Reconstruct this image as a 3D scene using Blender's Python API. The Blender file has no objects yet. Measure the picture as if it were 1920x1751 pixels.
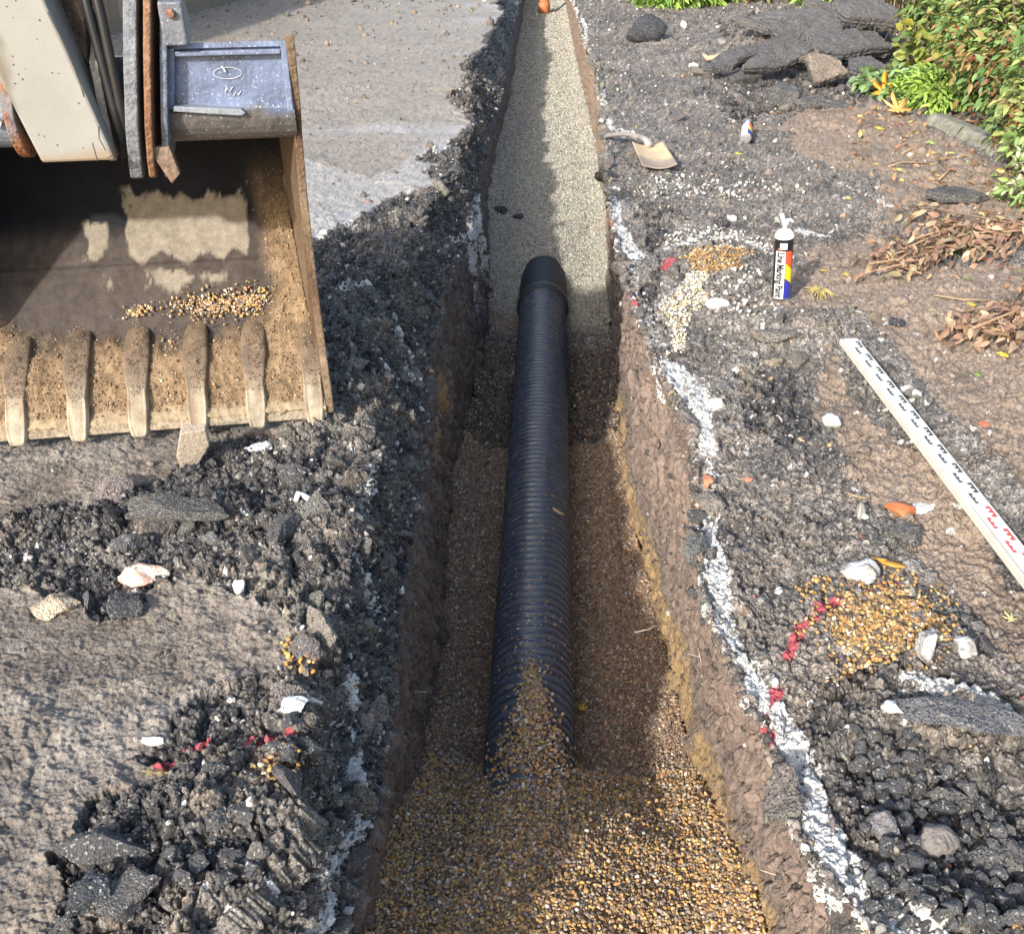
import bpy, math, random
import numpy as np
C = bpy.context.scene.collection
R = math.radians
random.seed(4); rng = np.random.default_rng(7)

# ------------------------------------------------------------------ camera, sky, sun, exposure
PITCH, YAW, FPX = R(31.3), R(1.67), 1900.0
CAM = np.array([0, 0, 1.5])
cd = bpy.data.cameras.new('camera'); cam = bpy.data.objects.new('camera', cd); C.objects.link(cam)
cam.location = CAM; cam.rotation_euler = (R(90) - PITCH, 0, YAW)
cd.sensor_width = 36; cd.lens = 36 * FPX / 1920; cd.clip_start = 0.05; cd.clip_end = 500
bpy.context.scene.camera = cam
SUN_AZ = R(60.5)      # light travels towards +X +Y: angle from +X
SUN_EL = R(28)
w = bpy.data.worlds.new('World'); bpy.context.scene.world = w; w.use_nodes = True
nt = w.node_tree; bg = nt.nodes['Background']; sky = nt.nodes.new('ShaderNodeTexSky')
sky.sky_type = 'NISHITA'; sky.sun_disc = False; sky.sun_elevation = SUN_EL
sky.sun_rotation = R(90) - (SUN_AZ + math.pi)
sky.air_density = 1.2; sky.dust_density = 2.5
nt.links.new(sky.outputs[0], bg.inputs[0]); bg.inputs[1].default_value = 0.15
sd = bpy.data.lights.new('sun', 'SUN'); sd.energy = 3.0; sd.angle = R(1.6); sd.color = (1, .95, .87)
so = bpy.data.objects.new('sun', sd); C.objects.link(so)
from mathutils import Vector
ldir = Vector((math.cos(SUN_AZ) * math.cos(SUN_EL), math.sin(SUN_AZ) * math.cos(SUN_EL), -math.sin(SUN_EL)))
so.rotation_euler = ldir.to_track_quat('-Z', 'Y').to_euler(); so.location = (-6, -4, 8)
vs = bpy.context.scene.view_settings
vs.view_transform = 'Standard'; vs.look = 'None'; vs.exposure = 0.95; vs.gamma = 1
bpy.context.scene.cycles.max_bounces = 5; bpy.context.scene.cycles.diffuse_bounces = 4

# ------------------------------------------------------------------ helpers
_fh = np.array([-math.sin(YAW), math.cos(YAW), 0]); _r = np.array([math.cos(YAW), math.sin(YAW), 0])
_f = _fh * math.cos(PITCH) - np.array([0, 0, 1]) * math.sin(PITCH)
_u = _fh * math.sin(PITCH) + np.array([0, 0, 1]) * math.cos(PITCH)
def at(px, py, h=0.0):
    d = _f + _r * (px - 960) / FPX + _u * (875.5 - py) / FPX
    return CAM + d * ((h - 1.5) / d[2])

def h2(ix, iy, s=0):
    v = np.sin(ix * 127.1 + iy * 311.7 + s * 74.7) * 43758.5453
    return v - np.floor(v)
def vnoise(x, y, s=0):
    ix, iy = np.floor(x), np.floor(y); fx, fy = x - ix, y - iy
    fx = fx * fx * (3 - 2 * fx); fy = fy * fy * (3 - 2 * fy)
    a = h2(ix, iy, s); b = h2(ix + 1, iy, s); c = h2(ix, iy + 1, s); d = h2(ix + 1, iy + 1, s)
    return (a * (1 - fx) + b * fx) * (1 - fy) + (c * (1 - fx) + d * fx) * fy
def fbm(x, y, f, o=4, s=0, g=.5):
    t = 0; a = 1; n = 0
    for i in range(o):
        t = t + a * (vnoise(x * f + i * 17.3, y * f - i * 9.1, s + i) - .5); n += a; a *= g; f *= 2.03
    return t / n * 2
def worley(x, y, f, s=0):
    x = x * f; y = y * f; ix, iy = np.floor(x), np.floor(y)
    d1 = np.full(x.shape, 9.); d2 = d1.copy(); cid = np.zeros(x.shape)
    for dx in (-1, 0, 1):
        for dy in (-1, 0, 1):
            jx, jy = ix + dx, iy + dy
            px = jx + h2(jx, jy, s); py = jy + h2(jx, jy, s + 5.3)
            d = (px - x) ** 2 + (py - y) ** 2
            m = d < d1
            d2 = np.where(m, d1, np.minimum(d2, d)); cid = np.where(m, h2(jx, jy, s + 9.9), cid); d1 = np.where(m, d, d1)
    return np.sqrt(d1), np.sqrt(d2), cid
def chunks(x, y, f, s, tilt=1.6, crev=.5):
    """broken-stone relief: each cell a tilted facet at its own height, with cracks between"""
    X_, Y_ = x * f, y * f; ix, iy = np.floor(X_), np.floor(Y_)
    d1 = np.full(x.shape, 9.); d2 = d1.copy(); ox = np.zeros(x.shape); oy = ox.copy(); jx_ = ox.copy(); jy_ = ox.copy()
    for dx in (-1, 0, 1):
        for dy in (-1, 0, 1):
            jx, jy = ix + dx, iy + dy
            px = jx + h2(jx, jy, s); py = jy + h2(jx, jy, s + 5.3); d = (px - X_) ** 2 + (py - Y_) ** 2; m = d < d1
            d2 = np.where(m, d1, np.minimum(d2, d)); ox = np.where(m, X_ - px, ox); oy = np.where(m, Y_ - py, oy); jx_ = np.where(m, jx, jx_); jy_ = np.where(m, jy, jy_); d1 = np.where(m, d, d1)
    c = h2(jx_, jy_, s + 9.9); e = np.sqrt(d2) - np.sqrt(d1)
    return (c - .5) * .9 + tilt * ((h2(jx_, jy_, s + 2.2) - .5) * ox + (h2(jx_, jy_, s + 3.3) - .5) * oy) - crev * (1 - sstep(0, .16, e)), c
def inpoly(x, y, P):
    c = np.zeros(x.shape, bool); n = len(P)
    for i in range(n):
        x1, y1 = P[i]; x2, y2 = P[(i + 1) % n]
        if y1 == y2: continue
        k = ((y1 > y) != (y2 > y)) & (x < (x2 - x1) * (y - y1) / (y2 - y1) + x1)
        c ^= k
    return c
def linedist(x, y, pts):
    """distance to a polyline and the fraction along it"""
    best = np.full(x.shape, 1e9); tt = np.zeros(x.shape); n = len(pts) - 1
    for i in range(n):
        ax, ay = pts[i][:2]; bx, by = pts[i + 1][:2]
        L = (bx - ax) ** 2 + (by - ay) ** 2 + 1e-12
        t = np.clip(((x - ax) * (bx - ax) + (y - ay) * (by - ay)) / L, 0, 1)
        d = np.hypot(x - ax - t * (bx - ax), y - ay - t * (by - ay))
        m = d < best; best = np.where(m, d, best); tt = np.where(m, (i + t) / n, tt)
    return best, tt
def sstep(a, b, x):
    t = np.clip((x - a) / (b - a), 0, 1); return t * t * (3 - 2 * t)

def mk(name, V, Fc, m=None, parent=None, col=None, smooth=True, flat=None):
    V = np.asarray(V, np.float32).reshape(-1, 3)
    me = bpy.data.meshes.new(name)
    if isinstance(Fc, np.ndarray):
        k = Fc.shape[1]; nf = len(Fc)
        me.vertices.add(len(V)); me.vertices.foreach_set('co', V.ravel())
        me.loops.add(nf * k); me.loops.foreach_set('vertex_index', Fc.astype(np.int32).ravel())
        me.polygons.add(nf); me.polygons.foreach_set('loop_start', np.arange(0, nf * k, k, dtype=np.int32))
        me.update(calc_edges=True)
    else:
        me.from_pydata([tuple(map(float, v)) for v in V], [], [tuple(int(i) for i in f) for f in Fc]); me.update()
    me.polygons.foreach_set('use_smooth', np.full(len(me.polygons), bool(smooth)))
    if col is not None:
        a = me.attributes.new('Col', 'FLOAT_COLOR', 'POINT')
        c = np.ones((len(V), 4), np.float32); c[:, :col.shape[1]] = col; a.data.foreach_set('color', c.ravel())
    o = bpy.data.objects.new(name, me); C.objects.link(o)
    if m is not None: me.materials.append(m)
    if parent is not None: o.parent = parent
    return o
def tag(o, label=None, cat=None, group=None, kind=None):
    if label: o['label'] = label
    if cat: o['category'] = cat
    if group: o['group'] = group
    if kind: o['kind'] = kind
    elif cat: o['kind'] = 'thing'
    return o
def empty(name, loc=(0, 0, 0), rz=0):
    o = bpy.data.objects.new(name, None); C.objects.link(o); o.location = [float(v) for v in loc]; o.rotation_euler = (0, 0, rz)
    o.empty_display_size = .05
    return o
class MB:
    """collects shapes into one mesh"""
    def __init__(s): s.V = []; s.F = []; s.n = 0
    def add(s, V, Fc):
        V = np.asarray(V, float).reshape(-1, 3); s.V.append(V); s.F += [tuple(int(i) + s.n for i in f) for f in Fc]; s.n += len(V); return s
    def box(s, lo, hi, M=None):
        x0, y0, z0 = lo; x1, y1, z1 = hi
        V = np.array([[x0, y0, z0], [x1, y0, z0], [x1, y1, z0], [x0, y1, z0], [x0, y0, z1], [x1, y0, z1], [x1, y1, z1], [x0, y1, z1]], float)
        if M is not None: V = V @ np.asarray(M[0]).T + np.asarray(M[1])
        return s.add(V, [(0, 3, 2, 1), (4, 5, 6, 7), (0, 1, 5, 4), (1, 2, 6, 5), (2, 3, 7, 6), (3, 0, 4, 7)])
    def tube(s, pts, rad, n=10, cap=True):
        pts = np.asarray(pts, float); rad = np.broadcast_to(rad, (len(pts),)); V = []
        for i, p in enumerate(pts):
            t = pts[min(i + 1, len(pts) - 1)] - pts[max(i - 1, 0)]; t /= np.linalg.norm(t) + 1e-9
            a = np.array([0, 0, 1.]) if abs(t[2]) < .9 else np.array([1., 0, 0])
            e1 = np.cross(t, a); e1 /= np.linalg.norm(e1); e2 = np.cross(t, e1)
            for k in range(n):
                th = 2 * math.pi * k / n; V.append(p + rad[i] * (math.cos(th) * e1 + math.sin(th) * e2))
        Fc = [(i * n + k, i * n + (k + 1) % n, (i + 1) * n + (k + 1) % n, (i + 1) * n + k) for i in range(len(pts) - 1) for k in range(n)]
        if cap: Fc += [tuple(range(n))[::-1], tuple((len(pts) - 1) * n + k for k in range(n))]
        return s.add(V, Fc)
    def prism(s, poly, t0, t1, fr):
        """polygon in 2D swept from t0 to t1; fr maps (a,b,t) to xyz"""
        n = len(poly); V = [fr(a, b, t0) for a, b in poly] + [fr(a, b, t1) for a, b in poly]
        return s.add(V, [tuple(range(n))[::-1], tuple(range(n, 2 * n))] + [(i, (i + 1) % n, n + (i + 1) % n, n + i) for i in range(n)])
    def build(s, name, m=None, parent=None, smooth=False, bevel=0, col=None, sub=0):
        V = np.concatenate(s.V)
        o = mk(name, V, s.F, m, parent, col=None if col is None else col(V), smooth=smooth)
        if bevel:
            b = o.modifiers.new('bevel', 'BEVEL'); b.width = bevel; b.segments = 2; b.limit_method = 'ANGLE'
        if sub:
            b = o.modifiers.new('sub', 'SUBSURF'); b.levels = sub; b.render_levels = sub
        return o

def ico(sub):
    t = (1 + 5 ** .5) / 2
    V = [(-1, t, 0), (1, t, 0), (-1, -t, 0), (1, -t, 0), (0, -1, t), (0, 1, t), (0, -1, -t), (0, 1, -t), (t, 0, -1), (t, 0, 1), (-t, 0, -1), (-t, 0, 1)]
    Fc = [(0, 11, 5), (0, 5, 1), (0, 1, 7), (0, 7, 10), (0, 10, 11), (1, 5, 9), (5, 11, 4), (11, 10, 2), (10, 7, 6), (7, 1, 8), (3, 9, 4), (3, 4, 2), (3, 2, 6), (3, 6, 8), (3, 8, 9), (4, 9, 5), (2, 4, 11), (6, 2, 10), (8, 6, 7), (9, 8, 1)]
    V = [np.array(v) / np.linalg.norm(v) for v in V]
    for _ in range(sub):
        mid = {}; G = []
        def m(a, b):
            k = (min(a, b), max(a, b))
            if k not in mid:
                q = V[a] + V[b]; V.append(q / np.linalg.norm(q)); mid[k] = len(V) - 1
            return mid[k]
        for a, b, c in Fc:
            x, y, z = m(a, b), m(b, c), m(c, a); G += [(a, x, z), (b, y, x), (c, z, y), (x, y, z)]
        Fc = G
    return np.array(V), np.array(Fc)
ICO = [ico(i) for i in range(5)]
def rockverts(V, seed, rough=.25, cuts=7):
    r = np.random.default_rng(seed); P = V.copy()
    for _ in range(cuts):                                   # flat broken faces
        n = r.normal(size=3); n /= np.linalg.norm(n); d = r.uniform(.42, .88)
        e = P @ n - d; P = P - np.outer(np.maximum(e, 0), n)
    k = r.uniform(0, 50)
    nn = fbm(P[:, 0] + P[:, 2] * .7 + k, P[:, 1] - P[:, 2] * .6, 2.2, 4, seed % 91)
    return P * (1 + rough * nn)[:, None]
def rotmats(n, full=True):
    q = rng.normal(size=(n, 4)); q /= np.linalg.norm(q, axis=1)[:, None]; a, b, c, d = q.T
    return np.stack([np.stack([1 - 2 * (c * c + d * d), 2 * (b * c - a * d), 2 * (b * d + a * c)], 1),
                     np.stack([2 * (b * c + a * d), 1 - 2 * (b * b + d * d), 2 * (c * d - a * b)], 1),
                     np.stack([2 * (b * d - a * c), 2 * (c * d + a * b), 1 - 2 * (b * b + c * c)], 1)], 1)
def scatter(name, P, S, col, m, lod=1, rough=.15, cuts=3, smooth=True, parent=None, variants=6, squash=(.75, 1, .6)):
    """many small stones joined into one mesh"""
    n = len(P); B, Fc = ICO[lod]; bases = [rockverts(B, 100 + i, rough, cuts) for i in range(variants)]
    which = rng.integers(0, variants, n); Rm = rotmats(n)
    sc = S[:, None] * np.array(squash) * rng.uniform(.8, 1.2, (n, 3))
    V = np.stack(bases)[which] * sc[:, None, :]
    V = np.einsum('nij,nkj->nki', Rm, V) + P[:, None, :]
    nv = len(B); FF = (Fc[None] + (np.arange(n) * nv)[:, None, None]).reshape(-1, 3)
    cc = np.repeat(col, nv, 0)
    return mk(name, V.reshape(-1, 3), FF, m, parent, col=cc, smooth=smooth)

# ------------------------------------------------------------------ materials
def mat(name, col=(.5, .5, .5), rough=.6, metal=0, attr=False, bump=0, bscale=60, var=0, vscale=20, spec=.5, wet=0, speck=None):
    m = bpy.data.materials.new(name); m.use_nodes = True; t = m.node_tree; N = t.nodes; L = t.links
    b = N['Principled BSDF']; b.inputs['Roughness'].default_value = rough; b.inputs['Metallic'].default_value = metal
    b.inputs['Specular IOR Level'].default_value = spec
    tc = N.new('ShaderNodeTexCoord'); src = None
    if attr:
        a = N.new('ShaderNodeAttribute'); a.attribute_name = 'Col'; src = a.outputs['Color']
    else:
        a = N.new('ShaderNodeRGB'); a.outputs[0].default_value = (*col, 1); src = a.outputs[0]
    if var:
        nz = N.new('ShaderNodeTexNoise'); nz.inputs['Scale'].default_value = vscale; nz.inputs['Detail'].default_value = 8
        nz.inputs['Roughness'].default_value = .65
        L.new(tc.outputs['Object'], nz.inputs['Vector'])
        mr = N.new('ShaderNodeMapRange'); mr.inputs[1].default_value = .3; mr.inputs[2].default_value = .7
        mr.inputs[3].default_value = 1 - var; mr.inputs[4].default_value = 1 + var; L.new(nz.outputs[0], mr.inputs[0])
        mx = N.new('ShaderNodeVectorMath'); mx.operation = 'SCALE'; L.new(src, mx.inputs[0]); L.new(mr.outputs[0], mx.inputs['Scale']); src = mx.outputs[0]
        if wet:
            m2 = N.new('ShaderNodeMapRange'); m2.inputs[1].default_value = .4; m2.inputs[2].default_value = .65
            m2.inputs[3].default_value = max(.05, rough - wet); m2.inputs[4].default_value = min(1, rough + wet)
            L.new(nz.outputs[0], m2.inputs[0]); L.new(m2.outputs[0], b.inputs['Roughness'])
    if speck:
        for (sc, th, cc) in speck:
            vo = N.new('ShaderNodeTexVoronoi'); vo.inputs['Scale'].default_value = sc; L.new(tc.outputs['Object'], vo.inputs['Vector'])
            sp = N.new('ShaderNodeSeparateColor'); L.new(vo.outputs['Color'], sp.inputs[0])
            gt = N.new('ShaderNodeMath'); gt.operation = 'GREATER_THAN'; gt.inputs[1].default_value = th; L.new(sp.outputs[0], gt.inputs[0])
            mi = N.new('ShaderNodeMix'); mi.data_type = 'RGBA'; L.new(gt.outputs[0], mi.inputs[0]); L.new(src, mi.inputs[6]); mi.inputs[7].default_value = (*cc, 1); src = mi.outputs[2]
    L.new(src, b.inputs['Base Color'])
    if bump:
        n2 = N.new('ShaderNodeTexNoise'); n2.inputs['Scale'].default_value = bscale; n2.inputs['Detail'].default_value = 6
        L.new(tc.outputs['Object'], n2.inputs['Vector'])
        bp = N.new('ShaderNodeBump'); bp.inputs['Strength'].default_value = min(1, bump); bp.inputs['Distance'].default_value = .01 * max(1, bump)
        L.new(n2.outputs[0], bp.inputs['Height']); L.new(bp.outputs[0], b.inputs['Normal'])
    return m

def ground_material():
    m = bpy.data.materials.new('ground'); m.use_nodes = True; t = m.node_tree; N = t.nodes; L = t.links
    b = N['Principled BSDF']; tc = N.new('ShaderNodeTexCoord')
    a = N.new('ShaderNodeAttribute'); a.attribute_name = 'Col'
    a2 = N.new('ShaderNodeAttribute'); a2.attribute_name = 'Grit'          # r: granularity, g: wetness, b: paint
    sp = N.new('ShaderNodeSeparateColor'); L.new(a2.outputs['Color'], sp.inputs[0])
    vo = N.new('ShaderNodeTexVoronoi'); vo.inputs['Scale'].default_value = 150; L.new(tc.outputs['Object'], vo.inputs['Vector'])
    v2 = N.new('ShaderNodeTexVoronoi'); v2.inputs['Scale'].default_value = 60; L.new(tc.outputs['Object'], v2.inputs['Vector'])
    s1 = N.new('ShaderNodeSeparateColor'); L.new(vo.outputs['Color'], s1.inputs[0])
    s2 = N.new('ShaderNodeSeparateColor'); L.new(v2.outputs['Color'], s2.inputs[0])
    nz = N.new('ShaderNodeTexNoise'); nz.inputs['Scale'].default_value = 90; nz.inputs['Detail'].default_value = 7; nz.inputs['Roughness'].default_value = .7
    L.new(tc.outputs['Object'], nz.inputs['Vector'])
    def ma(op, x, y, z=None):
        n = N.new('ShaderNodeMath'); n.operation = op
        for i, q in enumerate((x, y, z)):
            if q is None: continue
            if isinstance(q, (int, float)): n.inputs[i].default_value = q
            else: L.new(q, n.inputs[i])
        return n.outputs[0]
    g = ma('ADD', ma('MULTIPLY', ma('SUBTRACT', s1.outputs[0], .5), .9), ma('MULTIPLY', ma('SUBTRACT', s2.outputs[0], .5), .7))
    g = ma('MULTIPLY', g, sp.outputs[0])
    nn = ma('MULTIPLY', ma('SUBTRACT', nz.outputs[0], .5), 1.1)
    k = ma('MAXIMUM', ma('ADD', ma('ADD', g, nn), 1.0), .12)
    sc = N.new('ShaderNodeVectorMath'); sc.operation = 'SCALE'; L.new(a.outputs['Color'], sc.inputs[0]); L.new(k, sc.inputs['Scale'])
    # pale aggregate flecks
    fl = ma('MULTIPLY', ma('GREATER_THAN', s1.outputs[1], .955), ma('MULTIPLY', sp.outputs[0], .75))
    mi = N.new('ShaderNodeMix'); mi.data_type = 'RGBA'; L.new(fl, mi.inputs[0]); L.new(sc.outputs[0], mi.inputs[6]); mi.inputs[7].default_value = (.42, .4, .37, 1)
    # paint / lime: threshold of mask against noise
    th = ma('GREATER_THAN', ma('ADD', sp.outputs[2], ma('MULTIPLY', ma('SUBTRACT', nz.outputs[0], .5), 1.6)), .5)
    cp = N.new('ShaderNodeAttribute'); cp.attribute_name = 'Paint'
    m2 = N.new('ShaderNodeMix'); m2.data_type = 'RGBA'; L.new(th, m2.inputs[0]); L.new(mi.outputs[2], m2.inputs[6]); L.new(cp.outputs['Color'], m2.inputs[7])
    L.new(m2.outputs[2], b.inputs['Base Color'])
    rr = ma('SUBTRACT', .92, ma('MULTIPLY', sp.outputs[1], ma('ADD', .25, ma('MULTIPLY', nz.outputs[0], .55)))); L.new(rr, b.inputs['Roughness'])
    hgt = ma('ADD', ma('MULTIPLY', nz.outputs[0], .8), ma('MULTIPLY', ma('SUBTRACT', 1, vo.outputs['Distance']), ma('MULTIPLY', sp.outputs[0], .6)))
    bp = N.new('ShaderNodeBump'); bp.inputs['Strength'].default_value = 1; bp.inputs['Distance'].default_value = .011
    L.new(hgt, bp.inputs['Height']); L.new(bp.outputs[0], b.inputs['Normal'])
    return m
M_ground = ground_material()
M_stone = mat('pebble', attr=True, rough=.62, var=.25, vscale=220, bump=.3, bscale=300)
M_wetstone = mat('gravel', attr=True, rough=.78, spec=.35, var=.22, vscale=260)
M_clod = mat('asphalt_lump', attr=True, rough=.85, var=.5, vscale=150, bump=1, bscale=200, wet=.08, speck=[(260, .94, (.3, .29, .27))])
M_slab = mat('asphalt_slab', attr=True, rough=.75, var=.45, vscale=70, bump=1, bscale=190, speck=[(230, .93, (.26, .24, .22)), (330, .85, (.025, .025, .028))])
M_chalk = mat('white_rock', attr=True, rough=.8, var=.3, vscale=60, bump=.8, bscale=120)
M_leaf = mat('leaf', attr=True, rough=.45, var=.2, vscale=40)
M_wood = mat('wood', attr=True, rough=.75, var=.3, vscale=60, bump=.5, bscale=120)

# ------------------------------------------------------------------ terrain
def pl(pts, h): return np.array([at(x, y, h)[:2] for x, y in pts])
kL0 = pl([(930, -20), (936, 30), (925, 62), (905, 85), (885, 110), (872, 165), (868, 200), (858, 270), (845, 300), (815, 360), (770, 440), (735, 560), (722, 640), (705, 760), (700, 900), (690, 1000), (655, 1100), (610, 1220), (588, 1300), (575, 1400), (560, 1500), (545, 1600), (470, 1690), (400, 1751), (380, 1800)], 0)
kL1 = pl([(975, 0), (962, 60), (955, 100), (938, 180), (915, 260), (903, 330), (890, 400), (860, 480), (825, 560), (803, 700), (800, 800), (790, 900), (775, 1000), (765, 1100), (745, 1250), (720, 1400), (705, 1500), (680, 1600), (655, 1751)], -.22)
zk = np.array([(-9, -.56), (1.2, -.56), (1.5, -.60), (1.7, -.665), (1.85, -.735), (1.98, -.80), (2.2, -.91), (2.6, -.95), (4.9, -.95), (5.6, -.93), (6.05, -.80), (6.5, -.67), (7.5, -.62), (12, -.6), (80, -.6)])
zfl = lambda y: np.interp(y, zk[:, 0], zk[:, 1])
def plz(pts):
    o = []
    for x, y in pts:
        h = -.9
        for _ in range(8): q = at(x, y, h); h = .5 * h + .5 * zfl(q[1])
        o.append(q[:2])
    return np.array(o)
kL2 = plz([(985, 0), (968, 100), (955, 200), (925, 300), (908, 400), (914, 480), (918, 560), (912, 650), (880, 780), (852, 900), (840, 1000), (835, 1100), (828, 1250), (800, 1400), (760, 1520), (705, 1600), (690, 1700), (680, 1760)])
kR2 = plz([(1058, 0), (1088, 150), (1122, 300), (1137, 400), (1142, 560), (1160, 700), (1162, 800), (1172, 900), (1187, 1000), (1215, 1100), (1235, 1200), (1270, 1330), (1295, 1450), (1345, 1550), (1395, 1650), (1430, 1760)])
kR0 = pl([(1062, -20), (1080, 20), (1095, 80), (1120, 130), (1126, 190), (1132, 245), (1136, 300), (1137, 330), (1142, 400), (1162, 480), (1180, 560), (1215, 640), (1238, 700), (1298, 800), (1312, 880), (1315, 960), (1306, 1040), (1325, 1150), (1375, 1250), (1422, 1350), (1462, 1450), (1495, 1550), (1555, 1650), (1635, 1751), (1680, 1800)], 0)
def X_of(k):
    o = np.argsort(k[:, 1]); k = k[o]
    return lambda y: np.interp(y, k[:, 1], k[:, 0])
fL0, fL1, fL2, fR2, fR0 = map(X_of, (kL0, kL1, kL2, kR2, kR0))

# stations along the trench, spaced as the perspective needs
rows = np.linspace(1880, -40, 1020)
ys = np.array([at(960, r_, -.1)[1] for r_ in rows])
ys = np.concatenate([np.linspace(-3, ys[0] - .05, 22), ys, np.geomspace(ys[-1] * 1.03, 70, 22)])
ny = len(ys)
x0, x1, x2, x3, x5 = fL0(ys), fL1(ys), fL2(ys), fR2(ys), fR0(ys)
jag = fbm(ys, ys * 0 + 3, 3.0, 3, 3, .6) * .05; jagR = fbm(ys, ys * 0 + 9, 4.0, 5, 8, .6) * .02
farl = sstep(3.2, 4.5, ys)
# long sawtooth tongues of the bitumen edge on the far left
x0 = x0 + jag + farl * fbm(ys, ys * 0 + 5, 2.6, 4, 21, .6) * .13
x1 = np.maximum(x1 + fbm(ys, ys * 0 + 1, 2.5, 4, 13) * .02, x0 + .03)
x2 = np.maximum(x2, x1 - .05)
x5 = x5 + jagR; x4 = np.maximum(x3, np.minimum(x5 - .015, x3 + (x5 - x3) * .75)); 
WL = -(0.50 * np.maximum(ys, 1) + .75); WR = .47 * np.maximum(ys, 1) + .75
zf = zfl(ys)
secs = [(22, 'far'), (400, 'L'), (90, 'SL'), (90, 'WL'), (150, 'F'), (90, 'WR'), (40, 'SR'), (430, 'R'), (22, 'far')]
ncol = sum(n for n, _ in secs)
PX = np.zeros((ny, ncol)); PZ = np.zeros((ny, ncol)); ID = np.zeros((ny, ncol), np.int8); T = np.zeros((ny, ncol)); c0 = 0
def seg(c, n, xa, za, xb, zb, idn, powr=1.0):
    t = (np.linspace(0, 1, n, endpoint=False)[None] ** powr)
    PX[:, c:c + n] = xa[:, None] + (xb - xa)[:, None] * t; PZ[:, c:c + n] = (za + 0 * ys)[:, None] + ((zb + 0 * ys) - (za + 0 * ys))[:, None] * t
    ID[:, c:c + n] = idn; T[:, c:c + n] = t
big = 45 + 0 * ys
zS = -.22; zR = -.13
seg(0, 22, -big, 0, WL, 0, 0, .5); c = 22
seg(c, 400, WL, 0, x0, 0, 0); c += 400
seg(c, 90, x0, 0, x1, zS, 1); c += 90
seg(c, 90, x1, zS, x2, zf, 2); c += 90
seg(c, 150, x2, zf, x3, zf, 3); c += 150
seg(c, 90, x3, zf, x4, zR, 4); c += 90
seg(c, 40, x4, zR, x5, 0, 5); c += 40
seg(c, 430, x5, 0, WR, 0, 6); c += 430
t = np.linspace(0, 1, 22)[None] ** 2; PX[:, c:] = WR[:, None] + (big - WR)[:, None] * t; ID[:, c:] = 6
PY = np.repeat(ys[:, None], ncol, 1)
# shoulder profile: dips quickly then flattens
sl = ID == 1; PZ[sl] = zS * (T[sl] ** .75)
# gravel spilt over the near end of the pipe
PIPE_Z, PIPE_R = -.81, .136
PXC = lambda y: .015 + 0 * y
fl = ID == 3
ridge = np.where(PY < 2.5, np.interp(PY, [1.15, 1.5, 1.75, 1.92, 2.05, 2.2, 2.32, 2.42], [0, .02, .05, .09, .155, .215, .225, .18]), 0)
PZ += fl * ridge * np.exp(-((PX + .008) / np.interp(PY, [1.6, 2.05, 2.3, 2.45], [.2, .115, .05, .025])) ** 2)
far_r = np.interp(PY, [6.0, 6.2, 6.5, 6.9], [0, .05, .05, 0]); PZ += fl * far_r * np.exp(-((PX - .03) / .2) ** 2)
PZ += fl * np.minimum(.06, np.maximum(0, .06 - .5 * np.minimum(PX - x2[:, None], x3[:, None] - PX)))   # gravel banked on the walls
# arc length: noise coordinate that also works on walls
dS = np.zeros_like(PX); dS[:, 1:] = np.hypot(np.diff(PX, axis=1), np.diff(PZ, axis=1)); S = np.cumsum(dS, 1); S -= S[:, 422][:, None]
S = np.where(ID == 0, PX - x0[:, None] , S)
S = S + x0[:, None]
S = np.where(ID == 6, PX + 4, S)
# normals of the smooth shape
def normals(X, Y, Z):
    du = np.stack([np.gradient(X, axis=1), np.gradient(Y, axis=1), np.gradient(Z, axis=1)], -1)
    dv = np.stack([np.gradient(X, axis=0), np.gradient(Y, axis=0), np.gradient(Z, axis=0)], -1)
    n = np.cross(du, dv); return n / (np.linalg.norm(n, axis=-1, keepdims=True) + 1e-12)
NR = normals(PX, PY, PZ)
NR[..., 1] *= .25
for k_ in (0, 6): NR[ID == k_] = (0, 0, 1)
NR /= np.linalg.norm(NR, axis=-1, keepdims=True)

# ---- what the surface is made of
def poly(pts, h=0): return [tuple(at(x, y, h)[:2]) for x, y in pts]
wx = PX + fbm(PX, PY, 6, 5, 31, .6) * .07; wy = PY + fbm(PX, PY, 6, 5, 37, .6) * .07 * (1 + PY * .12)
left = ID == 0; right = ID == 6
blackL = poly([(850, 330), (815, 350), (740, 368), (690, 388), (655, 428), (595, 445), (560, 620), (560, 800), (430, 812), (385, 870), (300, 892), (215, 925), (100, 960), (-60, 985), (-60, 1085), (120, 1105), (230, 1140), (335, 1085), (430, 1115), (540, 1165), (560, 1240), (450, 1290), (380, 1330), (300, 1400), (240, 1420), (330, 1450), (250, 1480), (160, 1500), (190, 1550), (110, 1590), (120, 1660), (120, 1900), (900, 1900), (900, 330)])
mB = left & inpoly(wx, wy, blackL)
mB |= left & (PX > x0[:, None] - .035 - .03 * fbm(PX, PY, 5, 3, 41))
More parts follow.
